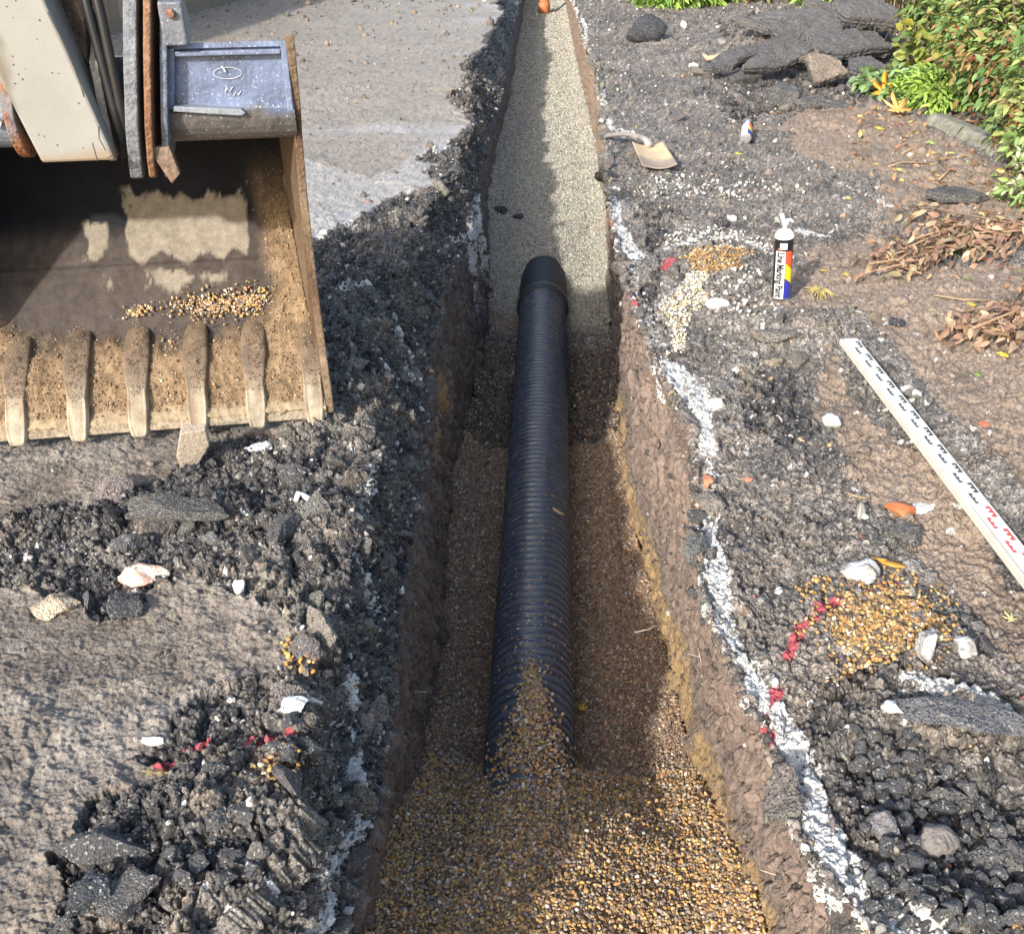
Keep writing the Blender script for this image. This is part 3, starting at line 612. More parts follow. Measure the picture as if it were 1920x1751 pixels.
# ------------------------------------------------------------------ drain pipe
M_pipe = mat('black_plastic', (.062, .075, .105), rough=.30, var=.15, vscale=16, bump=.12, bscale=40, wet=.12, speck=[(140, .988, (.22, .18, .14)), (60, .992, (.14, .12, .10))])
def corr_pipe():
    root = empty('drain_pipe', (-.012, 1.80, PIPE_Z - PIPE_R + .008)); tag(root, 'long black corrugated plastic drain pipe lying in the trench', 'pipe'); root.rotation_euler = (R(-.45), 0, R(-.45))
    nseg = 128; pitch = .0375; prof = [(0, -.018), (.30, -.018), (.36, -.004), (.46, .0), (.82, 0), (.92, -.004), (.97, -.018)]
    L = 4.45; n = int(L / pitch); yy = []; rr = []
    for i in range(n):
        for u_, d in prof: yy.append(i * pitch + u_ * pitch); rr.append(PIPE_R + d)
    yy = np.array(yy); rr = np.array(rr); th = np.linspace(0, 2 * math.pi, nseg, endpoint=False)
    # the pipe lies very slightly crooked
    V = np.stack([rr[:, None] * np.cos(th) , yy[:, None] + 0 * th, rr[:, None] * np.sin(th) + PIPE_R], -1).reshape(-1, 3)
    m_ = len(yy); k = np.arange(nseg); idx = (np.arange(m_ - 1)[:, None] * nseg + k[None]).ravel(); idn = (np.arange(m_ - 1)[:, None] * nseg + ((k + 1) % nseg)[None]).ravel()
    mk('barrel', V, np.stack([idx, idx + nseg, idn + nseg, idn], 1), M_pipe, root)
    # coupling sleeve
    prof = [(-.01, PIPE_R - .005), (-.01, PIPE_R + .012), (.0, PIPE_R + .017), (.055, PIPE_R + .017), (.065, PIPE_R + .010), (.09, PIPE_R + .006)]
    y = .09
    while y < .5: prof += [(y, PIPE_R + .006), (y + .012, PIPE_R + .006), (y + .016, PIPE_R + .010), (y + .03, PIPE_R + .010)]; y += .034
    prof += [(.52, PIPE_R + .005), (.52, PIPE_R - .01)]
    pr = np.array(prof); V = np.stack([pr[:, 1][:, None] * np.cos(th), 3.85 + pr[:, 0][:, None] + 0 * th, pr[:, 1][:, None] * np.sin(th) + PIPE_R], -1).reshape(-1, 3)
    m_ = len(pr); idx = (np.arange(m_ - 1)[:, None] * nseg + k[None]).ravel(); idn = (np.arange(m_ - 1)[:, None] * nseg + ((k + 1) % nseg)[None]).ravel()
    mk('coupling_sleeve', V, np.stack([idx, idx + nseg, idn + nseg, idn], 1), mat('dull_plastic', (.03, .032, .04), rough=.55, var=.4, vscale=25), root)
corr_pipe()
# grit lying on the pipe
nP = 260; yy = 2.35 + rng.exponential(.28, nP); ang = rng.normal(0, .5, nP); P = np.stack([-.005 + PIPE_R * np.sin(ang), yy, PIPE_Z + .006 - .008 * (yy - 1.9) + PIPE_R * np.cos(ang)], 1)
tag(scatter('pipe_grit', P, rng.uniform(.002, .006, nP), palette(nP, *PEA), M_wetstone, 0, .2, 3), 'loose grit lying on top of the black pipe', 'grit', kind='stuff')
P = []; 
for _ in range(1500):
    y_ = rng.triangular(1.9, 2.02, 2.42); w_ = np.interp(y_, [1.95, 2.1, 2.4], [.13, .075, .02]); x_ = rng.normal(0, w_ * .6)
    zc = PIPE_Z + math.sqrt(max(PIPE_R ** 2 - x_ * x_, .003)); P.append((-.005 + x_, y_, zc + rng.uniform(.0, .02) * (2.45 - y_) * 2))
P = np.array(P); s = rng.uniform(.0045, .0085, len(P))
tag(scatter('ridge_gravel', P, s, palette(len(P), *PEA), M_wetstone, 1, .12, 3), 'narrow ridge of gravel spilling over the near end of the pipe', 'gravel', kind='stuff')

# ------------------------------------------------------------------ clay riser pipe far down the trench
M_clay = mat('terracotta', (.46, .17, .065), rough=.6, var=.25, vscale=14)
q = at(1020, 26, -.6); r0 = empty('clay_pipe', (q[0], q[1], -.62)); tag(r0, 'upright orange clay drain pipe standing in the far end of the trench', 'pipe')
def lathe(prof, n=40):
    th = np.linspace(0, 2 * math.pi, n, endpoint=False); pr = np.array(prof, float)
    V = np.stack([pr[:, 0][:, None] * np.cos(th), pr[:, 0][:, None] * np.sin(th), pr[:, 1][:, None] + 0 * th], -1).reshape(-1, 3)
    Fc = [(i * n + k, i * n + (k + 1) % n, (i + 1) * n + (k + 1) % n, (i + 1) * n + k) for i in range(len(pr) - 1) for k in range(n)]
    return V, Fc
V, Fc = lathe([(.07, 0), (.072, .14), (.072, 1.1), (.060, 1.1), (.060, .9)]); mk('barrel', V, Fc, M_clay, r0)
V, Fc = lathe([(.072, .02), (.088, .03), (.09, .12), (.086, .16), (.073, .18)]); mk('socket_collar', V, Fc, M_clay, r0)

# ------------------------------------------------------------------ excavator bucket and arm
PSI = R(10.7); P0 = at(590, 795, .06); P0[2] = .06
P0 = P0 + np.array([-math.sin(PSI), math.cos(PSI), 0]) * .085
ex = empty('excavator', (P0[0], P0[1], P0[2]), PSI); tag(ex, 'digger arm with a muddy toothed bucket resting at the left edge', 'excavator')
M_bkt = mat('bucket_steel', attr=True, rough=.8, var=.3, vscale=35, bump=.35, bscale=180, wet=.1, spec=.12)
M_blue = mat('scratched_blue_paint', attr=True, rough=.5, var=.28, vscale=22, bump=.3, bscale=90, wet=.15, speck=[(300, .975, (.33, .35, .38))])
M_arm = mat('grey_white_paint', attr=True, rough=.45, var=.06, vscale=9, bump=.06, bscale=60)
M_rust = mat('rusty_steel', attr=True, rough=.75, var=.5, vscale=45, bump=.8, bscale=90)
def rusty(base, rustc=(.20, .085, .035), amt=.5, f=14, s=0):
    def fn(V):
        k = sstep(.05, .35, fbm(V[:, 0] + V[:, 1] * .5, V[:, 2] + V[:, 1] * .7, f, 5, s) + (amt - .5))[:, None]
        return np.asarray(base) * (1 - k) + np.asarray(rustc) * k
    return fn
UL, UR = -1.055, .035
prof = [(0, 0), (.06, .045), (.12, .093), (.22, .172), (.32, .25), (.42, .328), (.48, .378), (.54, .44), (.585, .51), (.605, .6), (.60, .69), (.565, .78), (.50, .85), (.41, .9), (.30, .92), (.2, .91)]
pp = np.array(prof); tq = np.linspace(0, len(pp) - 1, 150); pv = np.interp(tq, range(len(pp)), pp[:, 0]); pw = np.interp(tq, range(len(pp)), pp[:, 1])
for _ in range(3): pv[1:-1] = (pv[:-2] + pv[1:-1] + pv[2:]) / 3; pw[1:-1] = (pw[:-2] + pw[1:-1] + pw[2:]) / 3
taper = .085
uu = np.linspace(0, 1, 330)
tv = taper * np.clip(pv / .6, 0, 1)
GU = (UL + tv)[:, None] + (UR - UL - 2 * tv)[:, None] * uu[None]; GV = np.repeat(pv[:, None], 330, 1); GW = np.repeat(pw[:, None], 330, 1)
arc = np.concatenate([[0], np.cumsum(np.hypot(np.diff(pv), np.diff(pw)))])[:, None] + 0 * GU
b1 = fbm(GU, arc, 5, 5, 91); b2 = fbm(GU, arc, 22, 4, 95, .6); b3 = fbm(GU, arc, 90, 2, 97)
cake = np.clip(sstep(.33, .20, arc + .10 * b1 + .05 * b2 - .10 * sstep(.8, 1., uu)[None] - .14 * sstep(.28, .0, uu)[None]) + sstep(.86, .95, uu + .05 * b1)[...] * sstep(.95, .55, arc), 0, 1)
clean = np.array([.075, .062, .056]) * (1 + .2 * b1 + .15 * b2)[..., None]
shade_k = sstep(.62, .72, arc + .06 * b1)[..., None]; clean = clean * (1 - shade_k) + np.array([.014, .015, .020]) * shade_k * (1 + .2 * b2)[..., None]  # upper interior darkened: shade inside the bucket painted into the steel colour
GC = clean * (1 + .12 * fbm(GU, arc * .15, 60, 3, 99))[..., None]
# dried mud patches each side of the weld seam
def patch(u0_, u1_, a0, a1, s):
    uu_ = (GU - u0_) / (u1_ - u0_); aa_ = (arc - a0) / (a1 - a0)
    e = np.minimum(np.minimum(uu_, 1 - uu_) * (u1_ - u0_), np.minimum(aa_, 1 - aa_) * (a1 - a0))
    return sstep(0, .018, e - .014 + .075 * fbm(GU, arc * .45, 14, 5, s, .6))
dm = np.clip(patch(-.55, -.17, .55, .80, 1) + patch(-.50, -.20, .43, .535, 5) + patch(-.63, -.57, .435, .53, 9) + patch(-.68, -.60, .56, .70, 12), 0, 1)
GC = GC * (1 - .8 * dm[..., None]) + np.array([.31, .27, .215]) * (.8 * dm)[..., None] * (1 + .15 * fbm(GU, arc * .2, 50, 3, 15))[..., None]
seam = np.exp(-((arc - .545) / .003) ** 2); GC *= (1 - .6 * seam)[..., None]
ck = np.array([.22, .155, .095]) * (1 + .45 * b2 + .3 * b3)[..., None]
GC = GC * (1 - cake[..., None]) + ck * cake[..., None]
lipb = sstep(.05, .02, arc + .015 * b1); GC = GC * (1 - .8 * lipb[..., None]) + np.array([.34, .27, .18]) * (.8 * lipb)[..., None]
nv_ = -np.gradient(pw); nw_ = np.gradient(pv); nl = np.hypot(nv_, nw_); nv_ /= nl; nw_ /= nl
dd = cake * (.006 + .006 * b2 + .004 * b3 + .012 * sstep(.1, .5, b1) + .022 * sstep(.04, .14, arc) * (1 + .5 * b1)) + .0015 * dm + .003 * seam
GV2 = GV + nv_[:, None] * dd; GW2 = GW + nw_[:, None] * dd
nr, nc = GU.shape; idx = (np.arange(nr - 1)[:, None] * nc + np.arange(nc - 1)[None]).ravel()
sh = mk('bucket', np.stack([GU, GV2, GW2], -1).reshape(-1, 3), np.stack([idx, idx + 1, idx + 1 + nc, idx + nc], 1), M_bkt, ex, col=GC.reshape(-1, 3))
sm = sh.modifiers.new('solid', 'SOLIDIFY'); sm.thickness = .022; sm.offset = -1
# side plates
def sidepoly(): 
    out = [(-.015, -.01), (.0, .0)] 
    pts = [(pv[i] + nv_[i] * -.012, pw[i] + nw_[i] * -.012) for i in range(0, 150, 6)]
    return [(.0, -.012)] + pts[1:] + [(.12, 1.02), (.03, 1.045), (.05, .86), (.085, .78), (.115, .62), (.11, .45), (.085, .3), (.045, .16), (.0, .04)]
sp_ = sidepoly()
for sgn, ue in ((1, UR), (-1, UL)):
    mb = MB(); t0, t1 = 0, .022
    mb.prism(sp_, 0, .022, lambda a, b, t: (ue - sgn * taper * np.clip(a / .6, 0, 1) + sgn * t, a, b))
    mb.build('side_plate', M_rust, sh, bevel=.004, col=rusty((.17, .12, .075), (.10, .055, .03), .5, 12, 3))
# cutting edge along the lip
mb = MB(); mb.prism([(-.012, -.022), (-.010, -.006), (.05, .040), (.06, .030), (.01, -.022)], UL - .0, UR + .0, lambda a, b, t: (t, a, b))
mb.build('cutting_edge', M_rust, sh, bevel=.004, col=rusty((.30, .25, .18), (.22, .15, .09), .5, 16, 6))
# teeth
def tooth(uc, i):
    secT = [(l_ , h_ , w_ * 1.22, t_ * .85) for l_, h_, w_, t_ in [(-.040, -.008, .032, .012), (-.032, -.003, .042, .022), (.0, .010, .052, .028), (.05, .020, .054, .036), (.085, .024, .048, .042), (.12, .026, .056, .048), (.165, .028, .058, .052), (.168, .028, .066, .058), (.22, .024, .064, .056), (.27, .016, .058, .046), (.30, .004, .052, .030), (.33, -.008, .044, .010)]]
    al = math.atan2(.78, 1); ca, sa = math.cos(al), math.sin(al); V = []; Fc = []; n = 24
    for (l, h, wd, th_) in secT:
        for k in range(n):
            a = 2 * math.pi * (k + .5) / n; cx, cz = math.cos(a), math.sin(a)
            cx = math.copysign(abs(cx) ** .45, cx) * wd / 2 * (1 if l > -.01 else 1); cz = math.copysign(abs(cz) ** .45, cz) * th_ / 2
            if cz > 0 and l < .12: cx *= .88
            cz -= (.006 * math.exp(-((abs(cx) - wd * .24) / (wd * .08)) ** 2) if (cz > 0 and l < .13) else 0); hh = h + cz; V.append((uc + cx, l * ca - hh * sa, l * sa + hh * ca))
    for j in range(len(secT) - 1):
        for k in range(n): Fc.append((j * n + k, j * n + (k + 1) % n, (j + 1) * n + (k + 1) % n, (j + 1) * n + k))
    Fc += [tuple(range(n))[::-1], tuple((len(secT) - 1) * n + k for k in range(n))]
    V = np.array(V); l_ = np.repeat([s_[0] for s_ in secT], n)
    nz = fbm(V[:, 0] * 3, l_, 20, 3, i)
    k = sstep(.05, .14, l_ + .05 * nz)[:, None]; k2 = sstep(.10, .2, l_)[:, None]
    col = np.array([.36, .31, .235]) * (1 - k) + np.array([.17, .13, .10]) * k; col = col * (1 - .3 * k2)
    mudk = (.75 * sstep(-.1, .35, fbm(V[:, 0] * 5 + i, l_ * 2, 9, 3, 40 + i) + (l_ - .08) * 2))[:, None]
    V = V + np.stack([0 * nz, -.5 * nz, .6 * nz], 1) * .005 * sstep(.02, .12, l_)[:, None]
    mb = MB(); mb.add(V, Fc); o = mb.build('tooth', M_bkt, sh, smooth=True, col=lambda _: (col * (1 - mudk) + np.array([.20, .145, .10]) * mudk) * (1 + .3 * nz)[:, None], sub=2)
for i in range(7): tooth(-.17 * i, i)
# gravel caked in the bucket
mm = (cake * (arc > .03)).ravel(); mm = mm / mm.sum(); ii = rng.choice(mm.size, 9000, p=mm)
Pb = np.stack([GU, GV2, GW2], -1).reshape(-1, 3)[ii] + rng.normal(0, .002, (9000, 3)); s = rng.gamma(3, .0008, 9000)
Pt = []
for i in range(7):
    l_ = rng.uniform(.06, .31, 150); Pt.append(np.stack([-.17 * i + rng.normal(0, .014, 150), l_ * .788 - .028 * .615 - .022, l_ * .615 + .028 * .788 + .022], 1))
Pt = np.concatenate(Pt); o = scatter('tooth_grit', Pt, rng.uniform(.0015, .004, len(Pt)), palette(len(Pt), [(.22, .16, .10), (.30, .22, .14), (.14, .11, .08)], [1, 1, 1]), M_wetstone, 0, .2, 3, parent=sh); o['kind'] = 'stuff'
o = scatter('caked_gravel', Pb, s, palette(9000, [(.27, .18, .10), (.22, .145, .09), (.38, .27, .15), (.55, .45, .3), (.16, .11, .08)], [20, 22, 6, 1.5, 12]), M_wetstone, 0, .2, 2, parent=sh); o['kind'] = 'stuff'
Pl = []
for (u0_, a0, du, da, n_) in [(-.30, .375, .13, .02, 420), (-.18, .385, .10, .03, 350), (-.51, .37, .03, .012, 90), (-.42, .16, .03, .05, 260), (-.02, .3, .03, .14, 200)]:
    uu_ = rng.normal(u0_, du * .6, n_); aa_ = rng.normal(a0, da, n_); aa_ = np.clip(aa_, .05, 1)
    pv_ = np.interp(aa_, arc[:, 0], pv); pw_ = np.interp(aa_, arc[:, 0], pw); Pl.append(np.stack([uu_, pv_ - .006, pw_ + .009], 1))
Pl = np.concatenate(Pl); s = rng.uniform(.0028, .0058, len(Pl)); o = scatter('loose_gravel', Pl, s, palette(len(Pl), *PEA), M_wetstone, 1, .12, 3, parent=sh); o['kind'] = 'stuff'

# torsion tube and top panel between hinge plates and side plate
BL = (.12, .155, .25)
lean = lambda u_, w_: u_ + .14 * (w_ - .82) * np.clip(-u_ / .28, 0, 1) * (1 if u_ > -.6 else -1)
def tubeprof(): return [(.125, 1.005), (.045, 1.03), (.04, 1.018), (.062, 1.005), (.055, .885), (.048, .875), (.045, .868)] + [(.125 + .088 * math.cos(R(a_)), .864 + .088 * math.sin(R(a_))) for a_ in range(180, 321, 14)] + [(.23, .81), (.30, .905), (.2, .96)]
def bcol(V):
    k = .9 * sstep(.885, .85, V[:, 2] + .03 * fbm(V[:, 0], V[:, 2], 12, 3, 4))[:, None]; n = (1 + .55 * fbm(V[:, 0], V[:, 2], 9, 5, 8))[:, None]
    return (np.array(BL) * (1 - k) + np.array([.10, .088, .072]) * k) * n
def gridprism(mb, polyp, t0, t1, n, du=.012):
    """swept polygon with many cross sections so vertex colours carry detail"""
    pts = []
    for i in range(len(polyp)):
        a, b = np.array(polyp[i]), np.array(polyp[(i + 1) % len(polyp)]); k = max(1, int(np.linalg.norm(b - a) / du)); pts += [a + (b - a) * j / k for j in range(k)]
    m_ = len(pts); ts = np.linspace(t0, t1, n); V = [(lean(t, p[1]) if t > -.32 else t, p[0], p[1]) for t in ts for p in pts]
    Fc = [(i * m_ + k, i * m_ + (k + 1) % m_, (i + 1) * m_ + (k + 1) % m_, (i + 1) * m_ + k) for i in range(n - 1) for k in range(m_)] + [tuple(range(m_))[::-1], tuple((n - 1) * m_ + k for k in range(m_))]
    mb.add(V, Fc)
for (a_, b_) in ((-.290, UR - .002), (UL + .002, -.66)):
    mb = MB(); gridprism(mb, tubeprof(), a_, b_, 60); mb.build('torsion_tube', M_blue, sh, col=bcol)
mb = MB(); gridprism(mb, [(.06, .80), (.055, .92), (.12, .99), (.3, .92), (.16, .79)], -.655, -.345, 30); mb.build('centre_tube', M_blue, sh, col=lambda V: np.array([.06, .06, .065]) * (1 + .3 * fbm(V[:, 0], V[:, 2], 9, 3, 2))[:, None])
# step plate welded across the panel foot
mb = MB(); mb.prism([(-.270, .872), (-.267, .885), (-.10, .872), (-.09, .862), (-.10, .856)], .02, .06, lambda a, b, t: (a, t, b)); mb.build('lifting_ledge', M_blue, sh, bevel=.002, col=lambda V: V * 0 + np.array([.22, .24, .28]))
# frame strips round the panel
mb = MB(); mb.prism([(-.29, .875), (-.268, .875), (-.243, 1.02), (-.262, 1.02)], .036, .06, lambda a, b, t: (a, t, b)); mb.box((UR - .02, .036, .86), (UR - .004, .06, 1.03)); mb.box((-.245, .034, 1.0), (UR - .02, .052, 1.012)); mb.build('panel_frame', M_blue, sh, bevel=.003, col=lambda V: V * 0 + np.array([.14, .175, .26]))
# chalk scribble on the panel
M_chk = mat('chalk_mark', (.62, .64, .66), rough=.9)
mb = MB(); cx, cz = -.125, .955
mb.tube([(cx + .035 * math.cos(a), .0545, cz + .014 * math.sin(a)) for a in np.linspace(0, 6.1, 30)], .0007, 5)
mb.tube([(cx - .012, .054, cz + .018), (cx - .004, .054, cz + .004)], .0022, 5)
for x0_, z0_ in ((cx + .0, .915), (cx + .02, .905)): mb.tube([(x0_ - .012, .053, z0_ - .006), (x0_ - .006, .053, z0_ + .004), (x0_, .053, z0_ - .004), (x0_ + .008, .053, z0_ + .006)], .0012, 5)
mb.build('chalk_mark', M_chk, sh)
# hinge plates: two each side of the arm
hp = [(-.01, .755), (.02, .70), (.05, .69), (.09, .74), (.2, .80), (.34, .9), (.36, 1.05), (.26, 1.25), (.16, 1.42), (.06, 1.42), (.02, 1.2), (-.02, 1.0), (-.03, .85)]
for u_, c_, am in ((-.375, (.17, .18, .20), .45), (-.335, (.22, .12, .07), .8), (-.300, (.14, .17, .22), .35)):
    mb = MB(); dv = 0 if u_ != -.300 else .03
    mb.prism([(a + dv, b if u_ > -.33 or b > .8 else b + .01) for a, b in hp], u_ - (.016 if u_ == -.375 else .009), u_ + (.016 if u_ == -.375 else .009), lambda a, b, t: (t + .15 * (b - .8) * (1 if t > -.6 else -.5), a, b))
    mb.build('hinge_plate', M_rust, sh, bevel=.004, col=rusty(c_, (.20, .09, .045), am, 16, 5))
mb = MB(); mb.prism([(.0, 1.03), (.0, 1.13), (.05, 1.14), (.10, 1.10), (.10, 1.03)], -.262, -.205, lambda a, b, t: (t, a, b)); mb.build('pin_boss', M_blue, sh, bevel=.006, col=lambda V: V * 0 + np.array([.14, .15, .18]))
mb = MB(); mb.tube([(-.234, -.0, 1.105), (-.234, -.014, 1.105)], .011, 6); mb.build('bolt', M_rust, sh, bevel=.001, col=lambda V: V * 0 + np.array([.24, .13, .09]))
# blade shaped lug hanging below the right hinge plates
mb = MB(); mb.prism([(-.345, .79), (-.29, .79), (-.275, .72), (-.30, .695)], .0, .03, lambda a, b, t: (a, t, b)); mb.build('wear_lug', M_rust, sh, bevel=.003, col=rusty((.2, .15, .11), (.18, .08, .04), .5, 20, 1))
# left pin boss with white bolt
mb = MB(); mb.tube([(-.99, .055, .885), (-.82, .055, .885), (-.66, .055, .885)], .09, 40); mb.build('left_boss', M_blue, sh, smooth=False, bevel=.004, col=rusty((.20, .23, .29), (.34, .14, .05), .35, 9, 12))
mb = MB(); mb.tube([(-.678, -.030, .875), (-.678, -.048, .872)], .013, 6); mb.build('bolt', mat('white_bolt', (.7, .7, .68), rough=.5), sh, bevel=.002)
mb = MB(); mb.tube([(-.658, .055, .875), (-.632, .055, .875)], .108, 40); mb.build('boss_flange', M_rust, sh, bevel=.004, col=rusty((.16, .15, .16), (.26, .11, .045), .6, 14, 15))
# dipper arm
def armcol(V):
    k = sstep(.045, .0, V[:, 2] - .775 + .02 * fbm(V[:, 0], V[:, 1] + V[:, 2], 14, 4, 2))[:, None]; st = sstep(.42, .6, fbm(V[:, 0], V[:, 2] * .25, 11, 4, 31))[:, None]
    return np.array([.29, .285, .265]) * (1 + .10 * fbm(V[:, 0], V[:, 2], 5, 5, 77))[:, None] * (1 - .75 * k) + np.array([.25, .16, .07]) * .75 * k - st * np.array([.14, .16, .18])
mb = MB(); ts = np.linspace(0, 1, 90); na = 12; pr = []
for a in range(na): pr.append((a / na, 0))
for a in range(6): pr.append((1, a / 6))
for a in range(na): pr.append((1 - a / na, 1))
for a in range(6): pr.append((0, 1 - a / 6))
V = []
for t_ in ts:
    wz = .775 + 1.0 * t_; uc = -.505 - .24 * t_; hw = .088 + .012 * t_; 
    for (a, b_) in pr: V.append((uc - hw + 2 * hw * a, -.055 - .02 * t_ + .20 * b_, wz))
m_ = len(pr); Fc = [(i * m_ + k, i * m_ + (k + 1) % m_, (i + 1) * m_ + (k + 1) % m_, (i + 1) * m_ + k) for i in range(89) for k in range(m_)] + [tuple(range(m_))[::-1], tuple(89 * m_ + k for k in range(m_))]
mb.add(V, Fc); armo = mb.build('dipper_arm', M_arm, ex, bevel=.007, col=armcol)
# paint scratches on the arm
mb = MB()
for (pts_) in [[(-.50, 1.12), (-.475, 1.04), (-.462, .96)], [(-.462, .97), (-.46, .93)], [(-.435, .80), (-.445, .83), (-.44, .86)], [(-.46, .775), (-.463, .82)], [(-.42, .79), (-.435, .782)]]:
    mb.tube([(a - .0, -.0555 - .02 * (b - .755), b) for a, b in pts_], .0009, 4)
for _ in range(34):
    b = rng.uniform(.80, 1.3); a = rng.uniform(-.08, .08) - .505 - .24 * (b - .775); y_ = -.0555 - .02 * (b - .755); r_ = rng.uniform(.0008, .002); mb.tube([(a, y_ - .0002, b), (a + r_, y_ - .0004, b + r_)], r_, 5)
mb.build('paint_scratches', mat('chip_brown', (.12, .09, .07), rough=.8), armo)['kind'] = 'stuff'
# link knuckle, hoses and inner bits between arm and hinge plates
V = rockverts(ICO[3][0], 5, .35, 4) * np.array([.06, .08, .14]) + np.array([-.47, .10, 1.10]); kn = mk('link_knuckle', V, ICO[3][1], M_rust, ex, col=rusty((.10, .075, .06), (.24, .13, .06), .55, 18, 2)(V))
mb = MB(); mb.tube([(-.44, .10, 1.0), (-.50, .09, 1.35), (-.56, .06, 1.6)], .03, 14); mb.build('link_rod', mat('chrome_rod', (.35, .34, .33), rough=.3, metal=.8, var=.2), ex, smooth=True)
for j, (dx, c_) in enumerate(((0, (.012, .012, .014)), (.026, (.015, .014, .014)))):
    mb = MB(); mb.tube([(-.40 + dx * .6, .0 + .01 * j, .77), (-.405 + dx * .6, -.01, .9), (-.425 + dx, .02, 1.1), (-.45 + dx, .03, 1.5)], .0125, 12); mb.build('hydraulic_hose', mat('hose_rubber', c_, rough=.5, var=.3), ex, smooth=True)
mb = MB(); mb.tube([(-.405, .05, .86), (-.408, .04, .95), (-.42, .04, 1.02)], .009, 10); mb.build('hydraulic_hose', mat('red_hose', (.20, .05, .04), rough=.5), ex, smooth=True)
mb = MB(); mb.tube([(-.409, .035, .94), (-.414, .035, .985)], .014, 12); mb.build('hose_ferrule', mat('ferrule', (.5, .5, .47), rough=.5), ex, smooth=True)
mb = MB(); mb.prism([(.0, .76), (.0, 1.0), (.10, 1.05), (.16, .78)], -.445, -.425, lambda a, b, t: (t, a, b)); mb.build('inner_plate', M_rust, ex, bevel=.003, col=rusty((.30, .28, .24), (.15, .1, .06), .5, 18, 7))

# ------------------------------------------------------------------ timber peg under the lip
def rootat(name, px, py, label, cat, rz=0, k=0, dz=0, group=None):
    q = on(px, py, k); e = empty(name, (q[0], q[1], q[2] + dz), rz); tag(e, label, cat, group); return e
q = on(362, 868); mb = MB()
mb.prism([(-.033, .0), (.012, .0), (.06, .08), (.06, .14), (-.01, .135), (-.036, .05)], -.02, .02, lambda a, b, t: (a, t * (1 if a < 0 else .7), b))
o = mb.build('timber_peg', M_wood, bevel=.004, col=lambda V: V * 0 + np.array([.36, .30, .24])); o.location = (q[0], q[1], q[2] - .005); o.rotation_euler = (R(12), 0, .15)
tag(o, 'wedge shaped pale timber peg sticking out below the bucket teeth', 'timber peg')

# ------------------------------------------------------------------ spray cans
def can_mesh(r_, hb, root, lying=False):
    n = 96; nz_ = 60; th = np.linspace(0, 2 * math.pi, n, endpoint=False)
    # label quads coloured by angle and height; angle -90deg faces the camera
    V = np.array([(r_ * math.cos(a), r_ * math.sin(a), .004 + (hb - .004) * k / nz_) for k in range(nz_ + 1) for a in th]); Fc = []; mi = []
    for k in range(nz_):
        for i in range(n):
            Fc.append((k * n + i, k * n + (i + 1) % n, (k + 1) * n + (i + 1) % n, (k + 1) * n + i))
            a = math.degrees(th[i]) + 1.9; a = (a + 90 + 180) % 360 - 180       # 0 faces the camera, + right
            f = k / nz_; c_ = 0
            if f < .80:
                if a > 14 and a < 120:
                    g_ = f - .0022 * (60 - a) + .0   # slanted bands
                    c_ = 4 if g_ < .24 else 3 if g_ < .50 else 2 if g_ < .76 else 0
                    if abs(g_ - .24) < .008 or abs(g_ - .50) < .008: c_ = 0
                elif -52 < a <= 11: c_ = 1
                elif a < -58: c_ = 1 if lying else 0
            elif f < .97 and -25 < a < 20 and .83 < f < .93: c_ = 1
            elif f < .84 and f > .80 and -40 < a < -10: c_ = 2
            mi.append(c_)
    o = mk('label', V, Fc, None, root, smooth=True)
    for m_ in CANM: o.data.materials.append(m_)
    o.data.polygons.foreach_set('material_index', np.array(mi, np.int32)); return o
CANM = [mat('can_black', (.015, .015, .018), rough=.35), mat('can_white', (.78, .78, .78), rough=.35), mat('can_red', (.70, .09, .04), rough=.35), mat('can_yellow', (.85, .66, .02), rough=.35), mat('can_blue', (.03, .04, .33), rough=.35)]
M_wpl = mat('white_plastic', (.8, .8, .78), rough=.35); M_tin = mat('tin', (.6, .6, .6), rough=.3, metal=.7)
